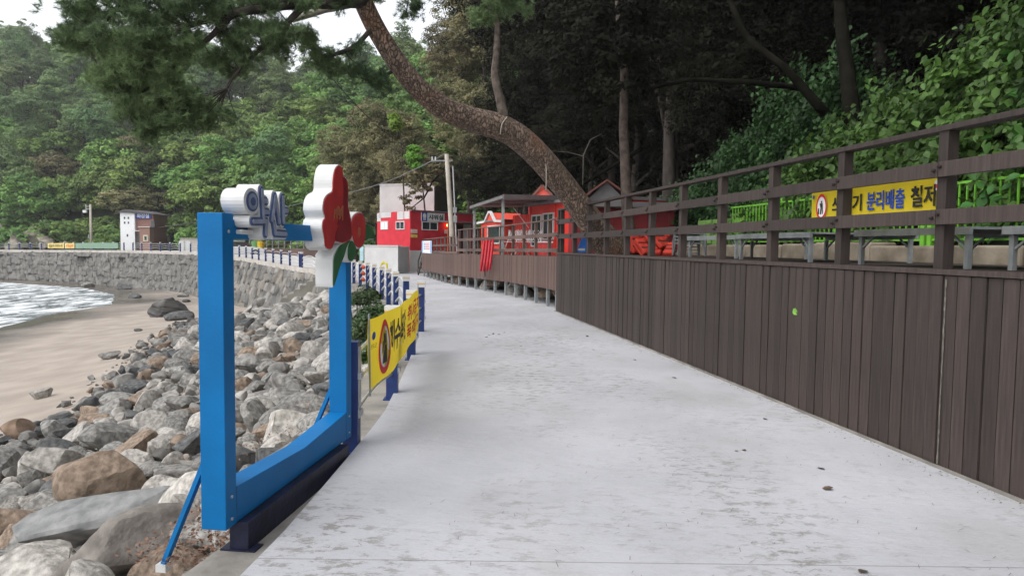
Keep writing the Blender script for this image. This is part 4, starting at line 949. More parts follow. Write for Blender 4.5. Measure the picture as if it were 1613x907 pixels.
# white notice banner on the far deck railing
wb = thing('banner', 'white and pale blue notice banner on the far end of the lower railing', 'banner', low(LL*.93, -.05, 1.4))
def low_px(x): return float(min(np.linspace(0, LL, 400), key=lambda s: abs((lambda v: PW/2+FPX*v.dot(cr)/v.dot(cf)-x)(low(s, -.02, 1.4)-Vector((0, 0, EYE))))))
sA_, sB_ = low_px(680), low_px(655)
aa, bb2 = low(sB_, -.02, 1.22), low(sA_, -.02, 1.22); uxb = (bb2-aa).normalized(); hb = .60
MB().quad(aa, bb2, bb2+Vector((0, 0, hb)), aa+Vector((0, 0, hb))).build('cloth', mat('white_cloth', (.72, .74, .78), .8, .03), wb, fix=False)
nn = uxb.cross(Vector((0, 0, 1)))
wl = (bb2-aa).length
for f0, f1 in ((.02, .14), (.86, .98)): MB().quad(*[aa+uxb*(wl*f)+Vector((0, 0, z))+nn*.004 for f, z in ((f0, .02), (f1, .02), (f1, hb-.02), (f0, hb-.02))]).build('blue_edge', mat('print_sky_blue', (.2, .38, .68), .8), wb, fix=False)
for i in range(4):
    for f0, f1, m_ in ((.24, .40, m_pblue), (.42, .80, m_pred)):
        z = hb-.14-i*.09; MB().quad(*[aa+uxb*(wl*f)+Vector((0, 0, q))+nn*.005 for f, q in ((f0, z), (f1, z), (f1, z+.035), (f0, z+.035))]).build('print_line', m_, wb, fix=False)
# ------------------------------------------------------------------ utility pole with conduit and cables
up = thing('utility_pole', 'leaning concrete utility pole between the shower building and canopy', 'utility pole', D(714, 405, 33))
pb, pt = D(715, 408, 33), D(703.5, 243, 33); MB().tube([pb+Vector((0, 0, -1.3)), pb.lerp(pt, .3), pb.lerp(pt, .7), pt], [.135, .13, .115, .10], 14).build('shaft', m_pole, up, smooth=True)
c0_, c1_ = D(720, 405, 32.7), D(713.5, 262, 32.7); MB().tube([c0_, c1_], .035, 8).build('conduit', m_silver, up)
for y_, h_ in ((331, .26), (345, .32)): q = c0_.lerp(c1_, (405-y_)/143); MB().box(q.x-.09, q.x+.09, q.y-.1, q.y+.02, q.z-h_/2, q.z+h_/2).build('meter_box', m_greysteel, up, bevel=.01)
q = pb.lerp(pt, .93); MB().bar(q+Vector((-.75, 0, .02)), q+Vector((.25, 0, .05)), .05, .06).build('crossarm', m_greysteel, up)
for dx in (-.7, -.55): MB().tube([q+Vector((dx, 0, .05)), q+Vector((dx, 0, .22))], .035, 6).build('insulator', m_white, up)
def cable(P, r, label, m=None):
    pts = []; 
    for i in range(len(P)-2+1):
        pass
    Q = lerp_poly([tuple(p) for p in P], 40); Q2 = Q.copy()
    for _ in range(30): Q2[1:-1] = (Q2[:-2]+2*Q2[1:-1]+Q2[2:])/4
    o = MB().tube([Vector(p) for p in Q2], r, 5).build('cable', m or mat('cable_grey', (.12, .12, .12), .6), None, smooth=True); tag(o, label, 'cable')
def cable3(P, r, label, m=None):   # quadratic through photo points at given depths
    cable([D(*p) for p in P], r, label, m)
cable3([(701, 243, 33), (660, 268, 38), (610, 292, 46), (560, 301, 55), (470, 322, 70), (360, 345, 85), (250, 358, 101)], .03, 'slack grey service cable from the utility pole towards the toilet building')
cable3([(648, 238, 33), (600, 205, 25), (540, 145, 17), (480, 75, 13.5), (410, -20, 11.5)], .012, 'thin black cable rising from the huts past the pine branches', m_black)
# ------------------------------------------------------------------ far side of the bay: toilet building, lamp pole, store, far deck, car
TB = thing('toilet_building', 'two-storey toilet building with white gable end and brick front across the bay', 'building', D(220, 395, 103))
Y0 = 103; X = lambda x, Y=Y0: D(x, 380, Y).x; Z = lambda y, x=215, Y=Y0: D(x, y, Y).z
xa, xb, xc = X(190), X(212.5), X(251, 105)
MB().prism([(xa, -.2), (xb, -.2), (xb, Z(335)), ((xa+xb)/2-.3, Z(330.5)), (xa, Z(335))], lambda a, t, b: Vector((a, 103+t, b)), 0, 4.5).build('white_wall', mat('bright_white_render', (.78, .78, .78), .8, .03), TB)
MB().box(xb+.01, xc, 103.4, 107.5, -.2, Z(336)).build('brick_wall', m_brick, TB)
MB().hexa([(xa-.3, 102.6, Z(335)), (xc+.3, 103, Z(337)), (xc+.3, 108, Z(337)), (xa-.3, 108, Z(335)), ((xa+xb)/2-.3, 102.6, Z(330)), (xc-.8, 105, Z(332)), (xc-.8, 106, Z(332)), ((xa+xb)/2-.3, 108, Z(330))]).build('roof', mat('dark_roof', (.10, .095, .095), .7, .1), TB)
xd = X(224.5); MB().box(xd, xc+.02, 102.2, 103.35, -.2, Z(358)).build('porch_wall', mat('pink_brick', (.30, .175, .14), .85, .15, 10), TB); MB().box(xd-.15, xc+.15, 102.05, 103.38, Z(358), Z(357)).build('porch_roof', m_white, TB)
MB().box(xb+.02, xd, 102.3, 103.35, Z(364.5), Z(363.3)).build('door_canopy', m_white, TB); MB().box(xb+.1, xd-.1, 103.3, 103.38, .2, Z(368)).build('door', m_glass, TB)
sgb = MB().box(xb+.05, X(237), 103.2, 103.38, Z(344), Z(335.6)).build('signboard', m_pblue, TB)
text_on('화장실', (xb+.25, 103.2, Z(343.2)), (1, 0, 0), (0, 0, 1), X(237)-xb-.5, Z(336.4)-Z(343.2), m_white, sgb, depth=.02, bold=.02)
for i, x_ in enumerate((197, 203)):
    for y_ in (343.5, 351): MB().box(X(x_)-.1, X(x_)+.1, 102.96, 102.995, Z(y_)-.16, Z(y_)+.16).build('window', m_glass, TB)
MB().box(X(201)-.1, X(201)+.1, 102.96, 102.995, Z(371)-.18, Z(371)+.18).build('window', m_glass, TB)
MB().box(X(230.5), X(238), 102.12, 102.19, Z(380), Z(370)).build('window_frame', mat('cream_trim', (.6, .55, .42), .7), TB); MB().box(X(232.5), X(236), 102.08, 102.119, Z(378), Z(372)).build('window', m_glass, TB)
MB().box(X(236), X(242), 103.33, 103.39, Z(357), Z(347)).build('window', m_glass, TB)
lp = thing('lamp_pole', 'concrete pole with bracket and white floodlight on the far coast road', 'lamp pole', D(144, 393, 104))
q = D(144, 393, 104); zt_ = D(144, 322, 104).z; MB().tube([(q.x, q.y, -.1), (q.x, q.y, zt_)], [.2, .14], 10).build('shaft', m_pole, lp, smooth=True)
a = Vector((q.x, q.y, zt_)); MB().bar(a+Vector((-.65, 0, -.3)), a+Vector((0, 0, -.3)), .08, .08).bar(a+Vector((-.65, 0, -.7)), a+Vector((0, 0, -.7)), .08, .08).bar(a+Vector((-.65, 0, -.85)), a+Vector((-.65, 0, 0)), .08, .08).build('bracket', m_silver, lp)
MB().box(a.x-1.0, a.x-.5, a.y-.3, a.y, a.z-1.25, a.z-.85).build('floodlight', m_white, lp); MB().box(q.x-.3, q.x-.12, q.y-.25, q.y, 2.0, 2.6).build('control_box', m_greysteel, lp)
gs = thing('greenhouse', 'small pale arched polytunnel beside the toilet building', 'polytunnel', D(256, 392, 108))
q0, q1 = X(251.5, 107), X(260, 107); MB().prism([(q0, 0), (q1, 0), (q1, Z(378, 256, 107)), ((q0+q1)/2, Z(371, 256, 107)), (q0, Z(374, 256, 107))], lambda a, t, b: Vector((a, 107+t, b)), 0, 4).build('cover', mat('pale_film', (.55, .6, .45), .5, .1), gs)
for i in range(4): x_ = q0+(q1-q0)*i/3; MB().box(x_-.03, x_+.03, 106.9, 106.99, 0, Z(378, 256, 107)).build('rib', m_silver, gs)
sh_ = thing('store_shed', 'low pale flat-roofed store with white doors across the bay', 'shed', D(300, 392, 96))
q0, q1 = X(284, 96), X(312, 96); MB().box(q0, q1, 96, 99, -.2, Z(376, 295, 96)).build('wall', mat('pale_render', (.5, .45, .41), .85, .1), sh_); MB().box(q0-.1, q1+.1, 95.9, 99.1, Z(376, 295, 96), Z(375, 295, 96)).build('roof', m_capst, sh_)
for x_ in (286, 296.5): MB().box(X(x_, 96)-.35, X(x_, 96)+.35, 95.93, 95.99, .1, Z(379.5, 295, 96)).build('door', m_white, sh_)
fd = thing('far_deck', 'brown far-off timber deck with posts and rails beyond the coast road', 'deck', D(440, 395, 78))
q0, q1 = D(384, 392, 84), D(545, 398, 70)
zt_ = D(440, 390, 77).z
TF, LF = wallT(q0, q1)
kf = 8
for i in range(kf): MB().box(LF*i/kf, LF*(i+1)/kf-.04, -.03, 0, -.1, zt_-.1, TF).build('panel', m_wood2, fd)
MB().box(0, LF, -4, -.04, zt_-.2, zt_-.1, TF).build('floor', m_wood2, fd)
for i in range(17): MB().box(LF*i/16-.05, LF*i/16+.05, -.15, -.05, zt_-.1, zt_+1.15, TF).build('post', m_greysteel, fd)
for z in (.4, 1.1): MB().box(0, LF, -.06, -.02, zt_+z-.1, zt_+z, TF).build('rail', m_wood2, fd)
for x_, c, lab in ((411, (.7, .45, .02), 'yellow tub standing on the far deck'), (403, (.12, .3, .1), 'green bin standing on the far deck')):
    p = D(x_, 388, 81.5); t = thing('tub', lab, 'tub', (p.x, p.y, zt_-.1)); MB().tube([(p.x, p.y, zt_-.1), (p.x, p.y, zt_+.5), (p.x, p.y, zt_+.6)], [.4, .5, .5], 12).build('body', mat('tub_%d' % x_, c, .6), t); MB().tube([(p.x, p.y, zt_+.61), (p.x, p.y, zt_+.66)], .52, 12).build('lid', mat('tub_%d' % x_, c, .6), t)
# parked car
p = D(378, 394, 72); car = thing('parked_car', 'white car with dark windows parked on the coast road behind the railing', 'car', (p.x, p.y, .33)); car.rotation_euler.z = .5
def CT(mb, nm, m, par=None, **k_):
    o = put(bpy.data.objects.new(nm, mb.mesh(nm, m, smooth=False)), par or car); b_ = o.modifiers.new('b', 'BEVEL'); b_.width = .06; b_.segments = 2; return o
CT(MB().prism([(-2.2, .25), (2.2, .25), (2.25, .6), (2.05, .78), (1.2, .9), (-1.9, .92), (-2.2, .75)], lambda a, t, b: Vector((a, t, b)), -.85, .85), 'body', m_white)
CT(MB().prism([(-1.8, .9), (1.2, .9), (.4, 1.42), (-1.2, 1.42)], lambda a, t, b: Vector((a, t, b)), -.74, .74), 'cabin', m_glass)
CT(MB().box(-1.15, .35, -.7, .7, 1.43, 1.47), 'roof', m_white)
for sx in (-1.35, 1.4):
    for sy in (-.82, .82): o = put(bpy.data.objects.new('wheel', MB().tube([(sx, sy-.1, .32), (sx, sy+.1, .32)], .32, 16).mesh('wheel', m_black)), car); put(bpy.data.objects.new('rim', MB().tube([(sx, sy-.11, .32), (sx, sy+.11, .32)], .19, 12).mesh('rim', m_silver)), o)
for sy in (-.6, .6): CT(MB().box(2.16, 2.26, sy-.18, sy+.18, .62, .74), 'headlight', m_silver)
# orange rings and yellow cloth on the bend railing
p = Vector((bend[7][0]+.14, bend[7][1]-.05, 0)); rg = thing('life_ring', 'orange float string hanging on a navy post of the bend railing', 'float', p)
for z in (.2, .45, .7): MB().tube([p+Vector((0, 0, z-.08)), p+Vector((0, 0, z)), p+Vector((0, 0, z+.08))], [.05, .09, .05], 8).build('float_ball', mat('orange_float', (.6, .09, .03), .5), rg, smooth=True)
p = Vector((bend[4][0]+.1, bend[4][1]-.05, .9)); o = MB().tube([p+Vector((-.14, .06, .06)), p+Vector((-.04, 0, .16)), p+Vector((.06, -.02, .13)), p+Vector((.09, -.02, -.2))], [.025, .045, .04, .015], 7, .4).build('yellow_rag', mat('yellow_rag', (.62, .52, .04), .9, .2), None); tag(o, 'yellow cloth knotted over a post of the bend railing', 'cloth')
# ------------------------------------------------------------------ rocks
def icos(sub):
    import bmesh
    bm = bmesh.new(); bmesh.ops.create_icosphere(bm, subdivisions=sub, radius=1.0); V = np.array([v.co[:] for v in bm.verts]); F = np.array([[v.index for v in f.verts] for f in bm.faces]); bm.free(); return V, F
ICO = {k_: icos(k_) for k_ in (1, 2, 3, 4)}
def rock_shape(sub, seed, facets=7, rough=.10, ax=(1, .75, .5), soft=.5):
    r = np.random.default_rng(seed); V, F = ICO[sub]; V = V.copy()
    for _ in range(facets):            # cut with planes to get worn flat faces
        d = r.normal(size=3); d /= np.linalg.norm(d); c = r.uniform(.42, .82); ex = V@d-c; V = V-np.outer(np.clip(ex, 0, None)*(1-soft*.2), d)
    nv = np.array([mnoise.fractal(Vector(v*1.3+seed*3.7), 1.0, 2.0, 4)+.45*mnoise.noise(Vector(v*4.1+seed)) for v in V]); V = V*(1+rough*nv)[:, None]
    return V*np.array(ax), F
def rock_mesh(sub, seed, m, **k_):
    V, F = rock_shape(sub, seed, **k_); return np_mesh('rock', V, F, m, smooth=True, sharp=R_(21))
RK = {}
for nm, m in (('grey', m_rock_g), ('slate', m_rock_d), ('pale', m_rock_p), ('tan', m_rock_t)):
    RK[nm] = [rock_mesh(3, 11*i+len(nm), m, facets=random.randint(8, 18), rough=random.uniform(.05, .16), ax=(1.15, random.uniform(.65, 1.0), random.uniform(.42, .8)), soft=random.random()) for i in range(7)]
LAB = {'grey': 'mid-grey angular boulder in the rock slope below the path', 'slate': 'dark slate-coloured boulder in the rock slope below the path', 'pale': 'pale whitish weathered boulder in the rock slope below the path', 'tan': 'tan sandstone boulder in the rock slope below the path'}
def special(name, label, x, y, wpx, hpx, m, seed, facets=8, rough=.1, ax=(1, .8, .7), tilt=(0, 0, 0), sub=4, sink=.25, pt=None, soft=.4):
    """boulder whose foot shows at photo pixel (x, y)"""
    p = pt or beach_pt(x, y); sc = wpx/FPX*p.y/2
    V, F = rock_shape(sub, seed, facets, rough, ax, soft); me = np_mesh(name, V, F, m, smooth=True, sharp=R_(24) if facets > 6 else 0)
    o = put(bpy.data.objects.new(name, me), None, p+Vector((0, sc*.5, sc*ax[2]*(1-sink*2)))); o.rotation_euler = tilt; o.scale = (sc, sc, sc)
    tag(o, label, 'rock'); SPEC.append((o.location.x, o.location.y, sc*.95)); return o
SPEC = []
special('boulder', 'large tan boulder with a flat sloping top standing among grey rocks', 145, 822, 150, 100, m_rock_t, 3, 14, .08, (1, .75, .85), (.25, -.28, .3), sink=.05)
special('boulder', 'long smooth grey slab boulder in front of the large tan boulder', 120, 880, 270, 90, mat('smooth_grey_rock', (.16, .162, .16), .85, .12, 4, .8, 10, c2=(.27, .27, .262), detail=10), 8, 12, .09, (1.05, .5, .40), (.15, -.22, .32), sink=.12)
special('boulder', 'smooth rounded brownish-grey boulder lying against the long grey slab', 165, 935, 260, 90, mat('brownish_rock', (.14, .124, .108), .85, .12, 4, .8, 10, c2=(.25, .225, .20), detail=10), 21, 10, .10, (1.05, .55, .5), (.1, -.2, .4), sink=.15)
special('boulder', 'big dark layered rock standing alone on the sand before the seawall', 256, 500, 80, 38, mat('layered_dark_rock', (.045, .043, .042), .85, .4, 2.5, .9, 5, c2=(.12, .115, .11), stretch=(.4, .4, 3)), 5, 9, .2, (1, .7, .62), (math.pi, .12, .2), sink=.2)
special('boulder', 'squat brown boulder sitting at the edge of the sand', 20, 700, 62, 40, mat('brown_rock', (.17, .115, .075), .9, .25, 2, .5, 8, c2=(.26, .18, .13)), 17, 9, .07, (1, .8, .7), sink=.12)
special('boulder', 'smooth whitish egg-shaped boulder in the middle of the rocks', 230, 690, 62, 50, m_rock_p, 33, 2, .04, (1, .8, .8), sink=.15)
special('boulder', 'small pale pointed rock alone on the open sand', 60, 629, 42, 20, m_rock_p, 41, 9, .08, (1, .7, .5), sink=.15)
special('boulder', 'broad pale flat-topped boulder seen through the blue frame', 440, 700, 130, 50, m_rock_p, 52, 6, .07, (1, .6, .42), (0, -.1, .2), sink=.1)
special('boulder', 'grey boulder with squared top seen through the blue frame', 437, 622, 80, 40, m_rock_g, 60, 12, .06, (1, .7, .55), sink=.12)
special('boulder', 'pale round-backed boulder touching the far post of the blue frame', 512, 590, 50, 50, m_rock_p, 71, 3, .04, (1, .8, .85), sink=.12)
special('boulder', 'pale cracked block beside the near brace of the blue frame', 275, 800, 110, 60, m_rock_p, 83, 12, .09, (1, .7, .5), (0, .1, .5), sink=.12)
special('boulder', 'blue-grey flat rock lying beside the near brace of the blue frame', 275, 762, 90, 40, m_rock_g, 95, 6, .09, (1, .6, .35), sink=.12)
special('boulder', 'pale grey angular boulder lying below the near railing shrubs', 590, 500, 40, 30, m_rock_p, 91, 10, .1, (1, .8, .7), pt=Vector((-2.6, 11.3, -.75)))
# generic rocks by dart throwing, largest first
SANDLINE = [beach_pt(x, y) for x, y in ((-60, 745), (0, 705), (85, 665), (150, 628), (205, 580), (240, 545), (310, 500), (330, 489), (395, 484), (430, 476))]
SANDL = [(-7.5, -4), (-8.2, 4)]+[(p.x, p.y) for p in SANDLINE]+[(-9.5, 46)]
N = 26000
ys = rng.uniform(1.2, 44, N); edge = np.interp(ys, [q[1] for q in PATH_L], [q[0] for q in PATH_L])
sandx = np.interp(ys, [q[1] for q in SANDL], [q[0] for q in SANDL])
xs = edge-.75-(edge-.75-sandx+1.0)*rng.random(N)**.9
dn = (xs-sandx)            # >0 inside the rocks
ok = (dn > 0) | (rng.random(N) < .10*np.exp(dn*1.5)); xs, ys, dn = xs[ok], ys[ok], dn[ok]
rad = np.clip(rng.lognormal(-2.05, .46, len(xs)), .05, .42)*np.interp(ys, [0, 10, 25, 44], [.9, 1, 1.2, 1.35])*np.clip(.62+.3*dn, .62, 1.05)
rad = np.where(ys < 4.2, np.minimum(rad, .2), rad)
od = np.argsort(-rad); acc = [(x, y, r) for x, y, r in SPEC]; ax_ = np.array([a[0] for a in acc]); ay_ = np.array([a[1] for a in acc]); ar_ = np.array([a[2] for a in acc]); nspec = len(acc)
fx = np.array([FL(s_, -.05, 0)[:2] for s_ in np.linspace(0, 1.9, 9)])
for i in od:
    x, y, r = xs[i], ys[i], rad[i]
    if np.any(np.hypot(ax_-x, ay_-y) < .70*(ar_+r)): continue
    if y > 35 and x < -10.2 and y > 39.0-r: continue
    if np.hypot(fx[:, 0]-x, fx[:, 1]-y).min() < r+.32: continue
    ax_ = np.append(ax_, x); ay_ = np.append(ay_, y); ar_ = np.append(ar_, r)
    if len(ax_) > 5600: break
rx, ry, rr_ = ax_[nspec:], ay_[nspec:], ar_[nspec:]; rz_ = beach_z(rx, ry)
vis = (rx > -.80*ry-1) ; imp = np.where(vis, rr_/ry, 0); od = np.argsort(-imp)
stuffV, stuffF, stuffM, nv0 = [], [], [], 0
shapes1 = [rock_shape(1, 260+i, 6, .15, (1, random.uniform(.6, .95), random.uniform(.4, .75))) for i in range(12)]
shapes = [rock_shape(2, 200+i, random.randint(7, 14), random.uniform(.08, .22), (1, random.uniform(.6, .95), random.uniform(.4, .75))) for i in range(12)]
def kindof(x, y):
    d = float(x-np.interp(y, [q[1] for q in SANDL], [q[0] for q in SANDL])); w_ = np.array([.50, .34, .06, .10]) if d < 1.5 else np.array([.42, .10, .38, .10])
    return ['grey', 'slate', 'pale', 'tan'][rng.choice(4, p=w_)]
for n_i, i in enumerate(od):
    x, y, r, z = rx[i], ry[i], rr_[i], rz_[i]; kd = kindof(x, y); a = rng.uniform(0, 6.28); t1, t2 = rng.normal(0, .22, 2); s3 = r*np.array([1, 1, rng.uniform(.8, 1.25)]); up_ = r*.22+rng.uniform(0, .12)*(r > .12)
    if n_i < 285:
        o = put(bpy.data.objects.new('boulder', random.choice(RK[kd])), None, (x, y, z+up_)); o.rotation_euler = (t1, t2, a); o.scale = tuple(s3); tag(o, LAB[kd], 'rock', kd+' boulders in the rock slope')
    else:
        V, F = (shapes if n_i < 2200 else shapes1)[rng.integers(12)]; ca, sa = math.cos(a), math.sin(a); Q = V*s3; Q = np.stack([Q[:, 0]*ca-Q[:, 1]*sa, Q[:, 0]*sa+Q[:, 1]*ca, Q[:, 2]+Q[:, 0]*t1], 1)+np.array([x, y, z+up_])
        stuffV.append(Q); stuffF.append(F+nv0); nv0 += len(Q); stuffM += [['grey', 'slate', 'pale', 'tan'].index(kd)]*len(F)
# pebbles between
NPB = 4200; py = rng.uniform(1.5, 16, NPB)**1.0; pe = np.interp(py, [q[1] for q in PATH_L], [q[0] for q in PATH_L]); ps = np.interp(py, [q[1] for q in SANDL], [q[0] for q in SANDL]); pxx = pe-.6-(pe-.6-ps)*rng.random(NPB); pz_ = beach_z(pxx, py)
psh = [rock_shape(1, 400+i, 4, .12, (1, .75, .55)) for i in range(8)]
for x, y, z in zip(pxx, py, pz_):
    V, F = psh[rng.integers(8)]; r = rng.uniform(.03, .09); stuffV.append(V*r+np.array([x, y, z+.02])); stuffF.append(F+nv0); nv0 += len(V); stuffM += [int(rng.choice(4, p=[.45, .15, .28, .12]))]*len(F)
me = np_mesh('small_stones', np.concatenate(stuffV), np.concatenate(stuffF), [m_rock_g, m_rock_d, m_rock_p, m_rock_t], smooth=True, mi=stuffM, sharp=R_(30))
tag(put(bpy.data.objects.new('small_stones', me)), 'smaller grey and pale beach stones filling the rock slope', 'stones', kind='stuff')
# a few rocks at the foot of the seawall and out on the sand
for i, (x, y, w_) in enumerate(((135, 452, 22), (192, 456, 26), (205, 449, 14), (285, 468, 20), (292, 476, 14), (275, 505, 50), (170, 566, 40), (208, 470, 24), (216, 522, 15), (165, 600, 30), (140, 700, 40), (400, 478, 30), (418, 488, 60), (185, 625, 40))):
    special('boulder', ['low dark rock lying at the foot of the seawall', 'grey stone half buried in the open sand'][int(y > 500)], x, y, w_, 10, m_rock_d if i % 3 else m_rock_g, 500+i, 8, .1, (1, .7, .45), sub=3, sink=.2)['group'] = ['rocks at the seawall foot', 'stones out on the sand'][int(y > 500)]
# rocks heaped under the lower deck
for i in range(46):
    s = rng.uniform(.1, LL); z = rng.uniform(.0, .55); o_ = .42+z*.5+rng.uniform(0, .2); r = rng.uniform(.26, .46); p = low(s, o_, z-.02)
    o = put(bpy.data.objects.new('boulder', random.choice(RK['tan' if i % 3 else 'pale'])), None, p); o.scale = (r, r, r); o.rotation_euler = tuple(rng.uniform(-.5, .5, 2))+(rng.uniform(0, 6),); tag(o, ['pale', 'tan', 'tan'][i % 3]+' boulder heaped behind the steel posts under the lower deck', 'rock', 'rocks under the lower deck, '+('tan' if i % 3 else 'pale'))
# rock outcrop on the far shore
for i, (x, y, Y_, r) in enumerate(((58, 372, 113, 3.2), (28, 384, 111, 2.2), (72, 382, 110, 1.8), (-10, 380, 113, 3.5), (105, 389, 110, 1.2))):
    V, F = rock_shape(4, 700+i, 22, .4, (1, .8, .85), 0); p = D(x, y, Y_); o = put(bpy.data.objects.new('rock_outcrop', np_mesh('rock_outcrop', V*r, F, mat('cliff_rock', (.20, .17, .14), .9, .35, .3, .8, 1.5, c2=(.36, .32, .26)), True)), None, p); tag(o, 'weathered tan rock outcrop at the foot of the far wooded hill', 'rock', 'outcrops on the far shore')
# ------------------------------------------------------------------ foliage
def leaves(P, Nn, L, Wd, r, var, fold=.0):
    """diamond leaves: centres P, normals Nn, length L, width Wd"""
    n = len(P); t = r.normal(size=(n, 3)); t -= (t*Nn).sum(1)[:, None]*Nn; t /= np.linalg.norm(t, axis=1)[:, None]+1e-9; b = np.cross(Nn, t); L = np.asarray(L).reshape(-1, 1); Wd = np.asarray(Wd).reshape(-1, 1)
    V = np.stack([P-t*L*.5, P+b*Wd*.5+Nn*fold*Wd, P+t*L*.5, P-b*Wd*.5+Nn*fold*Wd], 1).reshape(-1, 3)
    return V, np.arange(4*n).reshape(-1, 4), np.repeat(var, 4)
def unit(v): return v/(np.linalg.norm(v, axis=-1, keepdims=True)+1e-9)
def crown(name, seed, lobes, ncl, nlf, leaf, clr, m, up=.35, flat=.7, inner=.12, asp=.6):
    r = np.random.default_rng(seed); lobes = np.array(lobes, float); C, R = lobes[:, :3], lobes[:, 3:]
    R = np.repeat(R, 3, 1) if R.shape[1] == 1 else R
    wgt = (R.prod(1))**(2/3); li = r.choice(len(C), ncl, p=wgt/wgt.sum()); d = unit(r.normal(size=(ncl, 3))); d[:, 2] = np.abs(d[:, 2])*np.where(r.random(ncl) < .72, 1, -1)
    shell = np.where(r.random(ncl) < inner, r.uniform(.3, .8, ncl), r.uniform(.86, 1.08, ncl)); cc = C[li]+d*R[li]*shell[:, None]
    cr_ = clr*r.uniform(.6, 1.35, ncl); q = unit(r.normal(size=(ncl, nlf, 3))); q[..., 2] = np.where(q[..., 2] < -.3, -q[..., 2], q[..., 2]); rad_ = r.random((ncl, nlf, 1))**.35
    off = q*rad_*cr_[:, None, None]; off[..., 2] *= flat; P = (cc[:, None]+off).reshape(-1, 3)
    Nn = unit(q*.9+d[:, None]*.4+np.array([0, 0, up])+r.normal(size=q.shape)*.45).reshape(-1, 3)
    var = np.repeat(r.random(ncl), nlf)*.7+r.random(ncl*nlf)*.3; n = len(P); L = leaf*r.uniform(.7, 1.35, n)
    V, F, va = leaves(P, Nn, L, L*asp, r, var); return np_mesh(name, V, F, m, var=va)
def rlobes(r, n, R, H, rr):
    L = [(0, 0, 0, R*.62)]
    for i in range(n): a = 2*math.pi*i/n+r.uniform(-.3, .3); e = r.uniform(.35, .7)*R; L.append((math.cos(a)*e, math.sin(a)*e, r.uniform(-.35, .6)*H, rr*r.uniform(.75, 1.25)))
    return L
trunk_me = {}
def trunk_mesh(h, r0_, r1_, m, seed=0, lean=0.0):
    r = random.Random(seed); pts = []; x = y = 0
    for i in range(7): f = i/6; pts.append((x+lean*h*f*f, y, h*f)); x += r.uniform(-.03, .03)*h; y += r.uniform(-.03, .03)*h
    mb = MB().tube(pts, [r0_+(r1_-r0_)*i/6 for i in range(7)], 9, .12)
    for k_ in range(5):
        f = r.uniform(.45, .95); p = Vector(pts[int(f*6)]); a = r.uniform(0, 6.28); e = p+Vector((math.cos(a)*h*.28, math.sin(a)*h*.28, h*r.uniform(.08, .25))); mb.tube([p, p.lerp(e, .5)+Vector((0, 0, -.02*h)), e], [r1_*.9, r1_*.6, r1_*.25], 6, .1)
    return mb.mesh('trunk', m, smooth=True)
R1 = np.random.default_rng(31)
# hillside kinds: unit crowns about 3.4 m radius
HP = []      # pines: several stacked flat pads
for i in range(4):
    L = [(R1.uniform(-1.6, 1.6), R1.uniform(-1.6, 1.6), R1.uniform(-2.0, 2.2), 1.5, 1.5, .7) for _ in range(8)]+[(0, 0, 2.8, .9, .9, .8)]
    HP.append(crown('crown', 40+i, L, 260, 40, .27, .6, m_hillA, up=.5, flat=.55, asp=.35))
HBm = [crown('crown', 60+i, rlobes(R1, 6, 3.4, 2.4, 1.6), 300, 52, .27, .6, m_hillB, up=.45) for i in range(4)]
HO = [crown('crown', 80+i, rlobes(R1, 6, 3.4, 2.2, 1.6), 300, 52, .26, .6, m_olive, up=.45) for i in range(2)]
HT = [trunk_mesh(6.5, .22, .1, m_barkd, i) for i in range(3)]
def tree(name, label, p, crown_me, trunk_me_, sc, zc, group, rz=None, gz=None):
    """p: crown centre (world); trunk from the ground"""
    gz = gz if gz is not None else float(land_z(p[0], p[1])); t = thing(name, label, 'tree', (p[0], p[1], gz), group)
    c = put(bpy.data.objects.new('crown', crown_me), t, (0, 0, p[2]-gz)); c.scale = (sc, sc, sc*zc); c.rotation_euler.z = R1.uniform(0, 6.28) if rz is None else rz
    k_ = put(bpy.data.objects.new('trunk', trunk_me_), t, (0, 0, -.3)); h = max(1.5, p[2]-gz+.3*sc); k_.scale = (sc, sc, h/6.5); k_.rotation_euler.z = R1.uniform(0, 6.28)
    return t
# hill forest
cand = 0; placed = []
for it in range(6000):
    a = R1.uniform(-.86, .06); Y_ = R1.uniform(58, 235); x, y = a*Y_, Y_
    dd = float(side_poly(np.array(x), np.array(y), FOOT))
    if dd < 4: continue
    h = float(hill_z(x, y)); el = (h+4)/Y_
    mind = 5.0+R1.uniform(-.6, 1.4)+.010*(Y_-60)
    if any((x-q[0])**2+(y-q[1])**2 < mind*mind for q in placed): continue
    placed.append((x, y, h, dd))
    if len(placed) >= 420: break
for x, y, h, dd in placed:
    a = x/y; low_ = dd < 22; green = (a > -.5 and dd < 34)
    rn = R1.random()
    if green: kind = 'b' if rn < .92 else 'p'
    elif low_: kind = 'b' if rn < .5 else ('o' if rn < .72 else 'p')
    else: kind = 'p' if rn < .86 else 'b'
    sc = R1.uniform(1.25, 1.75)
    if kind == 'p': tree('pine_tree', 'dark green pine growing on the far wooded hillside', (x, y, h+5.2*sc), HP[R1.integers(4)], HT[R1.integers(3)], sc, 1.15, 'pines on the far hillside')
    elif kind == 'b': tree('broadleaf_tree', 'bright green round-crowned tree on the lower slope across the bay', (x, y, h+2.8*sc), HBm[R1.integers(4)], HT[R1.integers(3)], sc*1.1, .95, 'broadleaf trees on the lower slope')
    else: tree('evergreen_oak', 'dull olive-brown round tree on the lower slope across the bay', (x, y, h+2.6*sc), HO[R1.integers(2)], HT[R1.integers(3)], sc*1.1, .8, 'olive-brown trees on the lower slope')
FB = [crown('foliage', 90+i, rlobes(R1, 5, 2.2, 1.2, 1.1), 200, 40, .22, .4, m_hillB, up=.45) for i in range(3)]
FQ = lerp_poly(FOOT[8:16], 60)
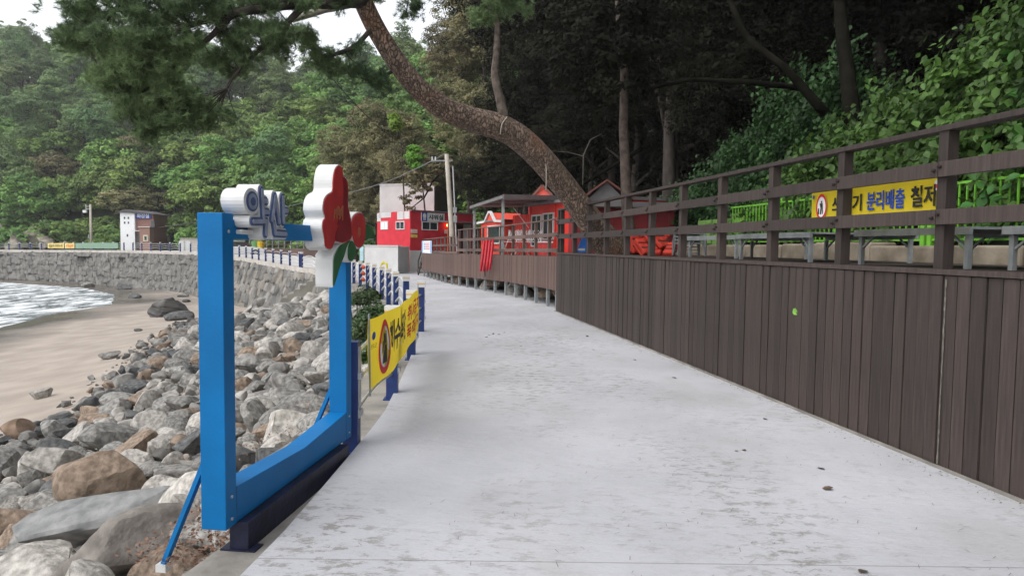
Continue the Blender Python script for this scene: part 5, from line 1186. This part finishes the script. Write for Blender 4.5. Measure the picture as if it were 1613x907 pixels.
for i in range(110):
    q = FQ[R1.integers(60)]; x, y = q[0]+R1.uniform(-2, 2)+R1.uniform(0, 2), q[1]+R1.uniform(-1, 4)
    if x/y < -.85: continue
    g = max(0, float(hill_z(x, y)))-.1; k_ = R1.uniform(.7, 1.5); t = thing('foot_shrub', 'leafy green shrub along the foot of the wooded hill across the bay', 'shrub', (x, y, g), 'shrubs along the hill foot'); c = put(bpy.data.objects.new('foliage', FB[i % 3]), t, (0, 0, .8*k_)); c.scale = (k_,)*3; c.rotation_euler.z = R1.uniform(0, 6.28); c = put(bpy.data.objects.new('stem', HT[0]), t, (0, 0, -.2)); c.scale = (.3, .3, .2*k_)
# olive-brown evergreen oaks behind the shower building and dark trees behind the huts: finer leaves
def big_crown(seed, R, H, m, ncl=760, nlf=56, leaf=.19, clr=.6, n=9):
    r = np.random.default_rng(seed); return crown('crown', seed, rlobes(r, n, R, H, R*.42), ncl, nlf, leaf, clr, m, up=.4, flat=.75, asp=.5)
OB = [big_crown(101, 4.6, 4.2, m_olive), big_crown(102, 4.6, 4.6, m_olive), big_crown(103, 4.6, 3.6, m_olive)]
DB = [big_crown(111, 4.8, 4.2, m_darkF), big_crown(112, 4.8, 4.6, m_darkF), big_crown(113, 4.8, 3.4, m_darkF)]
BT = [trunk_mesh(6.5, .3, .14, m_barkd, 5+i) for i in range(2)]
def ptree(x, y, Y_, rpx, kind, label, name='evergreen_oak', zc=1.0, group=None, i=[0]):
    i[0] += 1; p = D(x, y, Y_); sc = rpx/FPX*Y_/4.6; return tree(name, label, p, (OB if kind == 'o' else DB)[i[0] % 3], BT[i[0] % 2], sc, zc, group)
for x, y, Y_, rp in ((560, 265, 66, 62), (610, 225, 62, 72), (645, 285, 56, 58), (590, 320, 64, 55), (725, 95, 62, 66), (735, 190, 56, 75), (760, -20, 64, 85), (690, 280, 58, 55), (780, 255, 50, 65), (760, 60, 60, 80), (545, 330, 72, 45), (640, 330, 60, 50)):
    ptree(x, y, Y_, rp, 'o', 'olive-brown evergreen oak massed behind the white tower and shower building', group='olive-brown oaks behind the shower building')
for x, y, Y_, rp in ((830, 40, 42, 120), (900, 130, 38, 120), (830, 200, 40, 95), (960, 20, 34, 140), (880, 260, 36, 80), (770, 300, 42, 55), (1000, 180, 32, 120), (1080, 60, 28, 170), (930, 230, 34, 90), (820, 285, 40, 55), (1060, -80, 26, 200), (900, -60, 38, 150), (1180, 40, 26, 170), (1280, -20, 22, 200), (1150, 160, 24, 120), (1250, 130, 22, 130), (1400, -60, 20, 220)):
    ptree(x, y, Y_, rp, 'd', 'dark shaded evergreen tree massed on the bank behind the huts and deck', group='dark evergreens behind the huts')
# canopy trees on the bank to the right, mostly out of frame, whose crowns close over the slope
for x, y, z, sc in ((11.5, 9, 9.8, 1.25), (13.5, 15, 11, 1.3), (12.5, 2.5, 9.5, 1.3), (17, 8, 13, 1.5), (10.5, 21, 9.5, 1.2), (15, 24, 13, 1.5), (18, 17, 14.5, 1.5)):
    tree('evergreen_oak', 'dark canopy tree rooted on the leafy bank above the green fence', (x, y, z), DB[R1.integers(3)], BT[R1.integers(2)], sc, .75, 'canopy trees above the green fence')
# shaded undergrowth on the bank
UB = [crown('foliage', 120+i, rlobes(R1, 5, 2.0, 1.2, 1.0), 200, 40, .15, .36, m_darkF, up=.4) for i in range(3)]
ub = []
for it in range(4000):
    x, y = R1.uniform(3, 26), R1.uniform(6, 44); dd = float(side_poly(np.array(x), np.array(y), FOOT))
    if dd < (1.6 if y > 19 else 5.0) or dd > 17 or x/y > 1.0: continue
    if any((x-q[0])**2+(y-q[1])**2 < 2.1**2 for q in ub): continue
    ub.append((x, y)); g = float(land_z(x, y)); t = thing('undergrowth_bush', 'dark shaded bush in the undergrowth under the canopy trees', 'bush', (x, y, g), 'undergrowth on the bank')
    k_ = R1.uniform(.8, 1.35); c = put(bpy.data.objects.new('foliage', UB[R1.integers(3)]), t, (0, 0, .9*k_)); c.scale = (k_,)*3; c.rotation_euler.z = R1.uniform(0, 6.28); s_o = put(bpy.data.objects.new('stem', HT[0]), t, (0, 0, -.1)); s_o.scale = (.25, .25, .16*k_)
    if len(ub) >= 130: break
# overhanging spray in front of the white tower
for x, y, Y_, rp in ((652, 300, 44, 24), (640, 322, 43.5, 15), (668, 285, 45, 26)):
    p = D(x, y, Y_); o = None
t = thing('oak_branch_tree', 'olive oak bough hanging down in front of the white tower', 'tree', D(735, 330, 47))
r = np.random.default_rng(5); L = []
for x, y, Y_, rp in ((655, 292, 44.2, 22), (640, 322, 43.8, 13), (675, 275, 44.8, 24), (628, 312, 43.8, 7)):
    p = D(x, y, Y_)-woff(t); L.append((p.x, p.y, p.z, rp/FPX*44))
part('crown', crown('crown', 131, L, 110, 40, .15, .26, m_olive, up=.3, inner=.3), t, woff(t))
MB().tube([D(740, 300, 46.5), D(705, 262, 46), D(682, 285, 45), D(668, 312, 44.2), D(645, 330, 43.8)], [.16, .12, .07, .05, .02], 7, .1).tube([D(738, 400, 47), D(740, 300, 46.5)], [.2, .16], 7).build('trunk', m_barkd, t, smooth=True)
# bright maple sprays in front of the oaks
for i, (x, y, Y_, rp) in enumerate(((655, 252, 44, 17), (623, 198, 47, 11))):
    t = thing('young_tree', ['fresh light green sapling foliage beside the utility pole', 'small patch of light green foliage among the olive oaks'][i], 'tree', D(x+15, 330, Y_)); p = D(x, y, Y_)-woff(t); part('crown', crown('crown', 140+i, [(p.x, p.y, p.z, rp/FPX*Y_*.8), (p.x-.1, p.y, p.z+.4, rp/FPX*Y_*.6)], 60, 26, .17, .28, mat('fresh_leaf', (.13, .26, .03), .5, .2, 1, c2=(.2, .36, .05), attr=True, transl=.35), inner=.3), t, woff(t)); MB().tube([D(x+15, 340, Y_), D(x+8, y+10, Y_), D(x, y-5, Y_)], [.06, .04, .015], 6).build('trunk', m_barkd, t)
def bark_mat():
    m = bpy.data.materials.new('scaly_pine_bark'); m.use_nodes = True; n = m.node_tree.nodes; l = m.node_tree.links; p = n['Principled BSDF']; p.inputs['Roughness'].default_value = .9
    tc = n.new('ShaderNodeTexCoord'); mp = n.new('ShaderNodeMapping'); mp.inputs['Rotation'].default_value = (0, R_(-38), 0); mp.inputs['Scale'].default_value = (1, 1, .5); l.new(tc.outputs['Object'], mp.inputs[0])
    nz = n.new('ShaderNodeTexNoise'); nz.inputs['Scale'].default_value = 3; nz.inputs['Detail'].default_value = 5; l.new(mp.outputs[0], nz.inputs[0])
    mx = n.new('ShaderNodeMix'); mx.data_type = 'RGBA'; mx.blend_type = 'LINEAR_LIGHT'; mx.inputs[0].default_value = .12; l.new(mp.outputs[0], mx.inputs[6]); l.new(nz.outputs['Color'], mx.inputs[7])
    v = n.new('ShaderNodeTexVoronoi'); v.feature = 'DISTANCE_TO_EDGE'; v.inputs['Scale'].default_value = 19; l.new(mx.outputs[2], v.inputs['Vector'])
    v2 = n.new('ShaderNodeTexVoronoi'); v2.inputs['Scale'].default_value = 19; l.new(mx.outputs[2], v2.inputs['Vector'])
    r = n.new('ShaderNodeValToRGB'); e = r.color_ramp.elements; e[0].position = 0; e[0].color = (.07, .045, .032, 1); e[1].position = .12; e[1].color = (.215, .15, .112, 1); l.new(v.outputs[0], r.inputs[0])
    r2 = n.new('ShaderNodeMapRange'); r2.inputs[3].default_value = .65; r2.inputs[4].default_value = 1.4; sp = n.new('ShaderNodeSeparateColor'); l.new(v2.outputs['Color'], sp.inputs[0]); l.new(sp.outputs[0], r2.inputs[0])
    hv = n.new('ShaderNodeHueSaturation'); l.new(r2.outputs[0], hv.inputs['Value']); l.new(r.outputs[0], hv.inputs['Color'])
    n2 = n.new('ShaderNodeTexNoise'); n2.inputs['Scale'].default_value = 1.1; l.new(tc.outputs['Object'], n2.inputs[0]); r3 = n.new('ShaderNodeMapRange'); r3.inputs[1].default_value = .52; r3.inputs[2].default_value = .66; l.new(n2.outputs[0], r3.inputs[0])
    m3 = n.new('ShaderNodeMix'); m3.data_type = 'RGBA'; l.new(r3.outputs[0], m3.inputs[0]); l.new(hv.outputs[0], m3.inputs[6]); m3.inputs[7].default_value = (.27, .135, .075, 1); m3.blend_type = 'MIX'
    ml = n.new('ShaderNodeMath'); ml.operation = 'MULTIPLY'; l.new(r3.outputs[0], ml.inputs[0]); ml.inputs[1].default_value = .55; l.new(ml.outputs[0], m3.inputs[0]); l.new(m3.outputs[2], p.inputs['Base Color'])
    b = n.new('ShaderNodeBump'); b.inputs['Strength'].default_value = 1; b.inputs['Distance'].default_value = .04; cl_ = n.new('ShaderNodeMapRange'); cl_.inputs[2].default_value = .16; l.new(v.outputs[0], cl_.inputs[0]); l.new(cl_.outputs[0], b.inputs['Height']); l.new(b.outputs[0], p.inputs['Normal'])
    return m
m_scaly = bark_mat()
# slim tree rising through the deck
t = thing('slim_tree', 'slim straight tree trunk rising through the deck beside the leaning pine', 'tree', D(992, 398, 14.6))
pts = [D(996, 402, 14.6), D(992, 380, 14.6), D(988, 330, 14.7), D(985, 270, 14.8), D(982, 200, 15), D(984, 120, 15.3), D(975, 20, 15.8), D(970, -120, 16.5)]
MB().tube(pts, [.19, .145, .125, .11, .10, .09, .08, .05], 12, .12).build('trunk', mat('slim_bark', (.055, .04, .033), .9, .4, 9, .8, 22, c2=(.09, .066, .053)), t, smooth=True)
L = [(*(D(x, y, Y_)-woff(t)), rr2_) for x, y, Y_, rr2_ in ((960, 90, 17, 1.2), (1010, 40, 17.5, 1.5), (930, 140, 18, 1.0), (985, 150, 16.8, .8), (900, 60, 18.5, 1.3), (975, 110, 14.3, .7), (1000, 60, 14.4, .9), (960, 40, 14.5, .8))]
part('crown', crown('crown', 151, L, 420, 44, .11, .3, m_darkF, inner=.4), t, woff(t))
# ------------------------------------------------------------------ leaning pine
pine = thing('leaning_pine', 'old pine with scaly bark leaning out over the path from behind the railing', 'tree', D(960, 400, 15.3))
tp = [(985, 425, 15.6, .42), (962, 390, 15.4, .36), (932, 352, 15.2, .29), (906, 315, 15.0, .262), (878, 280, 14.7, .262), (848, 244, 14.4, .262), (815, 214, 14.2, .262), (785, 198, 14.0, .258), (745, 190, 13.8, .24), (704, 175, 13.5, .222), (664, 146, 13.2, .20), (638, 118, 13.0, .188), (618, 88, 12.9, .178), (596, 55, 12.8, .172), (576, 15, 12.6, .17), (560, -25, 12.4, .16), (540, -80, 12.2, .14)]
Q = lerp_poly([tuple(D(x, y, Y_))+(r_,) for x, y, Y_, r_ in tp], 80)
for _ in range(8): Q[1:-1] = (Q[:-2]+2*Q[1:-1]+Q[2:])/4
mb = MB().tube([Vector(q[:3]) for q in Q], [q[3] for q in Q], 26)
V = np.array(mb.v); mb.v = [tuple(Vector(v)+Vector((1, 0, 0))*0) for v in V]
trunk = mb.build('trunk', None, pine, smooth=True)
trunk.data.materials.append(m_scaly)
def limb(P, rad0, rad1, name='branch', m=None, n=8):
    Q = lerp_poly([tuple(D(*p)) for p in P], 24)
    for _ in range(4): Q[1:-1] = (Q[:-2]+2*Q[1:-1]+Q[2:])/4
    MB().tube([Vector(q) for q in Q], [rad0+(rad1-rad0)*i/23 for i in range(24)], n, .12).build(name, m or m_barkd, pine, smooth=True); return Q
limb([(795, 195, 14.0), (790, 165, 13.9), (778, 120, 13.8), (783, 75, 13.7), (784, 20, 13.6)], .11, .05, m=mat('limb_bark', (.11, .085, .07), .9, .4, 9, .8, 22, c2=(.17, .135, .11)))
B = []
B.append(limb([(575, 2, 12.5), (520, 5, 12.0), (450, 8, 11.4), (370, 20, 10.8), (280, 45, 10.4), (200, 90, 10.2)], .12, .02))
B.append(limb([(560, 5, 12.4), (510, 16, 12.2), (460, 32, 12.0)], .075, .05, m=m_pole))
B.append(limb([(480, 8, 11.6), (430, 60, 11.2), (380, 105, 10.9), (345, 150, 10.7), (345, 180, 10.7)], .06, .012))
B.append(limb([(590, 40, 12.7), (560, 75, 12.4), (510, 92, 12.2), (470, 62, 12.0), (455, 30, 11.9)], .05, .015))
B.append(limb([(370, 20, 10.8), (320, 70, 10.6), (250, 130, 10.5), (180, 170, 10.4)], .05, .012))
B.append(limb([(450, 8, 11.4), (360, -40, 11), (240, -60, 10.6), (120, -30, 10.3)], .08, .02))
B.append(limb([(240, -60, 10.6), (170, 30, 10.3), (130, 80, 10.2)], .04, .012))
B.append(limb([(575, -20, 12.4), (640, -40, 12.2), (650, 10, 12.1)], .06, .012))
B.append(limb([(630, 105, 13.0), (590, 130, 12.8), (560, 120, 12.6)], .04, .012))
# needle tufts: photo-space boughs give direction, distance follows the limbs
r = np.random.default_rng(77); TP = []
def bough(x, y, Y_, rp, n, flat=.6):
    c = D(x, y, Y_); R_m = rp/FPX*Y_
    nc_ = max(2, n//6); q = unit(r.normal(size=(nc_, 3)))*(r.random((nc_, 1))**.45)*R_m; q = q[r.integers(nc_, size=n)]+r.normal(0, .075, (n, 3)); q[:, 2] *= flat; TP.append(np.array(c)+q)
for x, y, Y_, rp, n in ((150, 25, 10.3, 48, 90), (215, 20, 10.4, 55, 120), (290, 12, 10.6, 60, 120), (130, 65, 10.2, 34, 55), (195, 80, 10.2, 55, 130), (265, 75, 10.4, 48, 100), (180, 125, 10.3, 38, 70), (240, 120, 10.4, 52, 120), (210, 165, 10.4, 42, 80), (270, 160, 10.5, 38, 70), (235, 198, 10.5, 26, 36), (285, 190, 10.5, 26, 32), (345, 28, 10.9, 46, 80), (375, 60, 11, 44, 90), (365, 95, 10.9, 34, 55), (420, 45, 11.3, 42, 70), (440, 78, 11.2, 28, 36), (395, 15, 11.2, 44, 60), (310, 155, 10.6, 32, 46), (330, 185, 10.6, 30, 42), (300, 60, 10.5, 30, 34), (470, 58, 11.9, 26, 30), (500, 85, 12.1, 24, 26), (515, 105, 12.2, 24, 26), (550, 112, 12.5, 30, 40), (590, 125, 12.7, 24, 26), (560, 75, 12.4, 14, 12), (545, -5, 12, 30, 40), (600, -12, 12.2, 26, 26), (650, 0, 12.1, 18, 16), (640, 20, 12.1, 9, 6), (470, 5, 11.5, 30, 34), (785, -5, 13.6, 40, 70), (770, 25, 13.6, 25, 26), (815, 15, 13.7, 25, 26), (60, 15, 10.2, 0.1, 1)): bough(x, y, Y_, rp, n)
TPc = np.concatenate(TP); nt_ = len(TPc); TPc = np.concatenate([TPc, TPc+r.normal(0, .04, TPc.shape), TPc+r.normal(0, .06, TPc.shape), TPc+r.normal(0, .07, TPc.shape)]); NTF = len(TPc); NN = 40
ax0 = unit(r.normal(size=(NTF, 3))*.7+np.array([-.35, 0, .25])); dirs = unit(ax0[:, None]*.75+r.normal(size=(NTF, NN, 3))*.55); st_ = TPc[:, None]+ax0[:, None]*r.uniform(-.05, .05, (NTF, NN, 1)); ln = r.uniform(.07, .12, (NTF, NN, 1)); sd_ = unit(np.cross(dirs, r.normal(size=dirs.shape)))*.0036
V = np.stack([st_-sd_, st_+sd_, st_+dirs*ln], 2).reshape(-1, 3)-np.array(woff(pine)); va = np.repeat(r.random(NTF), NN*3)
part('needles', np_mesh('needles', V, np.arange(len(V)).reshape(-1, 3), m_pineF, var=va), pine, woff(pine))
mb = MB()
for i in range(0, nt_, 3):
    p = Vector(TPc[i]); q = min((Vector(b) for Bq in B for b in Bq[::3]), key=lambda z: (z-p).length)
    if (q-p).length < 1.2: mb.tube([p, p.lerp(q, .5)+Vector((0, 0, -.03)), q], [.003, .006, .01], 4, cap=False)
tag(mb.build('twigs', m_barkd, pine), kind='stuff')
# rope round the trunk
cable3([(799, 184, 13.75), (790, 196, 13.68), (788, 212, 13.75)], .012, 'pale rope tied round the leaning pine trunk', m_pole)
cable3([(842, 228, 14.1), (852, 236, 14.2), (862, 258, 14.25), (860, 300, 14.3)], .010, 'thin pale cord dangling from the leaning pine trunk', m_pole)
# ------------------------------------------------------------------ vine-covered bank behind the green fence
LVv = np.array([(-.5, 0, 0), (-.22, .30, .05), (.12, .30, .06), (.5, 0, -.06), (.12, -.30, .06), (-.22, -.30, .05)])
def leaf6(P, Nn, L, r):
    n = len(P); t = np.array([0, 0, -1.])+r.normal(size=(n, 3))*.6; t -= (t*Nn).sum(1)[:, None]*Nn; t = unit(t); b = np.cross(Nn, t)
    V = P[:, None]+(t[:, None]*LVv[None, :, :1]+b[:, None]*LVv[None, :, 1:2]+Nn[:, None]*LVv[None, :, 2:3])*L[:, None, None]; I = np.arange(n)[:, None]*6
    F = np.concatenate([I+np.array([0, 1, 2, 3]), I+np.array([0, 3, 4, 5])], 0); return V.reshape(-1, 3), F
def vine_bank(label, seed, NVL, sa, sb, hs, hh, base, m, l0, l1):
    bank = thing('vine_bank', label, 'vines', wall((sa+sb)/2, base+.8, 1.5)); r = np.random.default_rng(seed)
    bh = lambda s: np.interp(s, hs, hh)
    s_ = r.uniform(sa, sb, NVL); f_ = r.random(NVL)**.85; H_ = bh(s_)*(1+.12*np.sin(s_*2.3)+.1*np.sin(s_*5.1+1)+.06*np.sin(s_*11))
    lump = .34*np.sin(s_*3.1+f_*7)+.26*np.sin(s_*6.7-f_*11+2)+.15*np.sin(s_*13+f_*23)
    z_ = 1.75+f_*H_; o_ = base+.15+f_*2.5+lump+np.abs(r.normal(0, .24, NVL))
    # shoots that stand out of the mass
    A_ = np.array(WA); U_ = np.array(WU); N_ = np.array(WN); P = A_+U_*s_[:, None]-N_*o_[:, None]; P[:, 2] = z_
    ncl = NVL//26; ci = r.integers(NVL, size=ncl); cc = P[ci]+N_*r.uniform(.05, .45, (ncl, 1))+np.array([0, 0, 1])*r.uniform(0, .25, (ncl, 1)); k_ = NVL//2; idx = r.integers(ncl, size=k_); P[:k_] = cc[idx]+r.normal(0, .13, (k_, 3))
    Nn = unit(N_*.75+np.array([0, 0, .7])+r.normal(size=(NVL, 3))*.6); shade = np.clip(.45+.35*np.sin(s_*1.7+f_*4)+r.normal(0, .25, NVL), 0, 1); shade[:k_] = np.clip(r.random(ncl)[idx]+r.normal(0, .12, k_), 0, 1)
    Lf = r.uniform(l0, l1, NVL); near = np.argsort(P[:, 1]+np.where(P[:, 0]/np.maximum(P[:, 1], .1) > .74, 100, 0)-Lf*25)[:300]; mask = np.ones(NVL, bool); mask[near] = False
    V, F = leaf6(P[mask], Nn[mask], Lf[mask], r)
    o = part('foliage', np_mesh('foliage', V-np.array(woff(bank)), F, m, var=np.repeat(shade[mask], 6)), bank, woff(bank)); tag(o, kind='stuff')
    one = np_mesh('leaf', LVv*.14, [(0, 1, 2, 3), (0, 3, 4, 5)], m, var=np.full(6, .55))
    for i in near:
        nv_ = Vector(Nn[i]); o = put(bpy.data.objects.new('leaf', one), bank, Vector(P[i])-woff(bank)); t = Vector((0, 0, -1))+Vector(r.normal(size=3)*.6); t -= nv_*t.dot(nv_); t.normalize(); b = nv_.cross(t)
        o.rotation_euler = Matrix((t, b, nv_)).transposed().to_euler(); q_ = Lf[i]/.14; o.scale = (q_, q_, q_)
    mb = MB(); S_ = np.linspace(sa, sb, 44)        # earth under the leaves
    for i, s in enumerate(S_):
        h = float(bh(s)); mb.v += [tuple(wall(s, base+.5, 1.0)), tuple(wall(s, base+1.7, 1.6+h*.35)), tuple(wall(s, base+3.2, 1.6+h*.7)), tuple(wall(s, base+5, 1.6+h*.7))]
        if i:
            for q_ in range(3): a, b = 4*i-4+q_, 4*i+q_; mb.f.append((a, b, b+1, a+1))
    mb.build('bank_core', m_soil, bank, smooth=True)
    for k_ in range(10):
        s = r.uniform(sa, sb); q = wall(s, base+.6, 1.5); e = wall(s+r.uniform(-.4, .4), base+1.3, 1.6+float(bh(s))*.35); MB().tube([q, q.lerp(e, .5)+Vector((0, 0, .15)), e], [.02, .016, .008], 5).build('stem', m_barkd, bank)
vine_bank('dense bright green vines covering the bank behind the green fence', 9, 56000, -6, 10, [-6, 0, 3, 4.5, 5.5, 7, 8.5, 10], [5.4, 5.0, 4.7, 4.2, 3.4, 2.7, 2.4, 2.2], 3.0, m_vine, .09, .18)
vine_bank('darker shaded vines mounded on the bank between the green fence and dark red hut', 10, 30000, 8.8, 20.5, [8.8, 11, 13, 15, 17, 20.5], [2.4, 4.0, 4.4, 3.9, 2.9, 1.4], 4.3, mat('shaded_vine_leaf', (.022, .062, .016), .5, .25, 1.2, c2=(.05, .12, .03), attr=True, transl=.25, spec=.3), .09, .16)  # same vine leaf with the bank's shade put into a darker colour
# dark broadleaf bush above the vines, upper right
t = thing('dark_bush', 'dark glossy-leaved bush hanging over the vines at the top of the bank', 'bush', wall(4, 7.2, 5.0)); L = [(*(wall(s, o_, z)-woff(t)), rr3) for s, o_, z, rr3 in ((3.6, 7.2, 7.2, .9), (4.6, 7.4, 7.3, 1.0), (2.6, 7.2, 7.5, 1.0), (5.6, 7.6, 6.9, .9), (1.6, 7.0, 7.6, 1.1))]
part('crown', crown('crown', 171, L, 420, 42, .11, .30, mat('dark_glossy_leaf', (.028, .055, .018), .45, .25, 1, c2=(.06, .09, .03), attr=True, transl=.2), inner=.3), t, woff(t)); MB().tube([wall(4, 7.3, 3.5), wall(4, 7.3, 7.2)], [.09, .04], 7).build('trunk', m_barkd, t)
# dim trunks in the wood behind
for i, (pts, r0_) in enumerate((([(1345, 200, 14.5), (1335, 120, 15), (1325, 40, 15.5), (1318, -60, 16)], .18), ([(1300, 180, 15), (1240, 110, 15), (1175, 60, 15.5), (1140, -20, 16)], .10), ([(1270, 140, 16), (1180, 130, 15.5), (1090, 125, 15.5), (1020, 140, 15.8)], .07), ([(1010, 235, 17.5), (960, 265, 17.2), (900, 300, 17)], .06))):
    t = thing('bare_trunk_tree', ['mossy upright trunk in the dark wood above the vines', 'leaning bare trunk in the dark wood above the vines', 'long horizontal bough low in the dark wood', 'thin grey fallen branch behind the leaning pine'][i], 'tree', D(*pts[0])); Q = lerp_poly([tuple(D(*p)) for p in pts], 14); MB().tube([Vector(q) for q in Q], [r0_*(1-.4*k_/13) for k_ in range(14)], 9, .15).build('trunk', mat('mossy_bark', (.009, .0085, .006), .95, .4, 4, .5, 12, spec=.05), t, smooth=True)
t = thing('dead_twig', 'pale dead twig branching in the dark behind the pine foot', 'branch', D(920, 300, 16.2)); MB().tube([D(918, 292, 16.2), D(919, 245, 16.2), D(930, 220, 16.2), D(948, 211, 16.2)], [.008, .014, .012, .006], 6).tube([D(919, 246, 16.2), D(895, 240, 16.2), D(868, 238, 16.2)], [.011, .007, .003], 5).build('twig', mat('grey_deadwood', (.11, .095, .08), .9), t)
# shrubs on the rocks by the bend railing
r = np.random.default_rng(19)
for i, (x, y, Y_, rp) in enumerate(((578, 466, 12.6, 18), (592, 497, 9.4, 19), (565, 472, 13.5, 11))):
    p = D(x, y, Y_); g = Vector((p.x, p.y, float(beach_z(p.x, p.y)))); t = thing('shrub', ['round leafy green shrub growing in the rocks by the bend railing', 'low green shrub behind the yellow banner on the railing', 'small green shrub growing beside the round leafy one'][i], 'shrub', g); R_m = rp/FPX*Y_; q = p-g
    part('foliage', crown('foliage', 181+i, [(q.x, q.y, q.z, R_m*.8), (q.x+R_m*.5, q.y, q.z-R_m*.3, R_m*.6), (q.x-R_m*.5, q.y, q.z-R_m*.2, R_m*.6), (q.x*.6, q.y*.6, q.z*.6, R_m*.85), (q.x*.3+R_m*.3, q.y*.3, q.z*.35, R_m*.8), (q.x-R_m*.7, q.y, q.z*.45, R_m*.6)], 150, 24, .06, .12, m_shrub, inner=.4), t, g); mb = MB()
    for k_ in range(6): mb.tube([g, p+Vector((r.normal()*.1, r.normal()*.1, 0))], [.012, .005], 5)
    mb.build('stem', m_barkd, t)
# ------------------------------------------------------------------ litter: pine needles and leaves on the slab, leaves on the wall
NL = 1700; yy = 1.6+rng.random(NL)**1.4*16; el_ = np.interp(yy, [q[1] for q in PATH_L], [q[0] for q in PATH_L]); er_ = np.array([wall((y-4.41)/.9857).x for y in yy]); xx = el_+(er_-el_)*np.clip(rng.normal(.56, .22, NL), .03, .97)
a = rng.normal(0, .9, NL)+.3; L = rng.uniform(.012, .055, NL); dx, dy = np.cos(a)*L, np.sin(a)*L; wv = .0012; nxv, nyv = -np.sin(a)*wv, np.cos(a)*wv; z = np.full(NL, .004)
V = np.stack([np.stack([xx-nxv, yy-nyv, z], 1), np.stack([xx+nxv, yy+nyv, z], 1), np.stack([xx+dx+nxv, yy+dy+nyv, z+.003], 1), np.stack([xx+dx-nxv, yy+dy-nyv, z+.003], 1)], 1).reshape(-1, 3)
tag(put(bpy.data.objects.new('fallen_needles', np_mesh('fallen_needles', V, np.arange(4*NL).reshape(-1, 4), mat('dry_needle', (.13, .10, .07), .9, .3)))), 'dry brown pine needles scattered over the pale path', 'needles', kind='stuff')
LP = [(x, y) for x, y in ((777, 526), (770, 528), (786, 527), (766, 531), (795, 524), (1140, 545), (1062, 595), (1000, 567), (925, 530), (935, 551), (1205, 660), (1293, 738), (1160, 710), (1172, 709), (1303, 770), (885, 540), (820, 545), (1360, 900), (960, 520))]
lm = np_mesh('dry_leaf', LVv*.075+np.array([0, 0, .006]), [(0, 1, 2, 3), (0, 3, 4, 5)], mat('dry_leaf', (.09, .06, .04), .9, .4))
for x, y in LP:
    o = put(bpy.data.objects.new('fallen_leaf', lm), None, G(x, y, .002)); o.rotation_euler = (rng.normal(0, .15), rng.normal(0, .15), rng.uniform(0, 6)); k_ = rng.uniform(.5, 1.2); o.scale = (k_, k_, k_); tag(o, 'small dry brown leaf lying on the pale path', 'leaf', 'dry leaves on the path')
o = put(bpy.data.objects.new('green_leaf', np_mesh('green_leaf', LVv*.1, [(0, 1, 2, 3), (0, 3, 4, 5)], mat('fresh_green', (.16, .34, .05), .5))), None, wall(2.62, -.02, .98)); o.rotation_euler = (R_(80), .6, wrz+math.pi); tag(o, 'single fresh green leaf caught on the plank wall', 'leaf')
NL = 900; sx_ = rng.uniform(.05, .85, NL); tx_ = -.18-rng.random(NL)**1.5*.5; P = np.array([FL(s, t, 0) for s, t in zip(sx_, tx_)]); P[:, 2] = np.maximum(beach_z(P[:, 0], P[:, 1]), -.2)+.04+rng.random(NL)*.05
P2 = np.stack([rng.normal(-2.75, .35, 300), rng.normal(7.6, .4, 300)], 1); P2 = np.c_[P2, beach_z(P2[:, 0], P2[:, 1])+.22]; P = np.concatenate([P, P2]); NL = len(P)
V, F, va = leaves(P, unit(np.array([0, 0, 1.])+rng.normal(size=(NL, 3))*.45), rng.uniform(.015, .04, NL), rng.uniform(.008, .022, NL), rng, rng.random(NL))
tag(put(bpy.data.objects.new('leaf_litter', np_mesh('leaf_litter', V, F, m_litter))), 'reddish-brown dry leaf litter between the rocks by the blue frame', 'leaf litter', kind='stuff')
NL = 700; s3_ = rng.uniform(-2, 13, NL); P = np.array([wall(s, -.04-abs(rng.normal(0, .09)), .004+rng.random()*.006) for s in s3_]); V, F, va = leaves(P, unit(np.array([0, 0, 1.])+rng.normal(size=(NL, 3))*.3), rng.uniform(.008, .03, NL), rng.uniform(.004, .012, NL), rng, rng.random(NL))
tag(put(bpy.data.objects.new('wall_foot_litter', np_mesh('wall_foot_litter', V, F, mat('grey_brown_litter', (.13, .11, .085), .9, .5, 20)))), 'fine dry litter gathered along the foot of the plank wall', 'litter', kind='stuff')
# ------------------------------------------------------------------ sea haze
hz = MB().box(-720, 290, -320, 360, -7.5, 95).build('haze', None, None); tag(hz, 'thin pale sea haze filling the air over the bay', 'haze', kind='stuff')
hm = bpy.data.materials.new('sea_haze'); hm.use_nodes = True; hn = hm.node_tree.nodes; hn.remove(hn['Principled BSDF']); hv_ = hn.new('ShaderNodeVolumePrincipled'); hv_.inputs['Color'].default_value = (.97, .98, .98, 1); hv_.inputs['Density'].default_value = .00045; hv_.inputs['Anisotropy'].default_value = .3
hm.node_tree.links.new(hv_.outputs[0], hn['Material Output'].inputs['Volume']); hz.data.materials.append(hm)
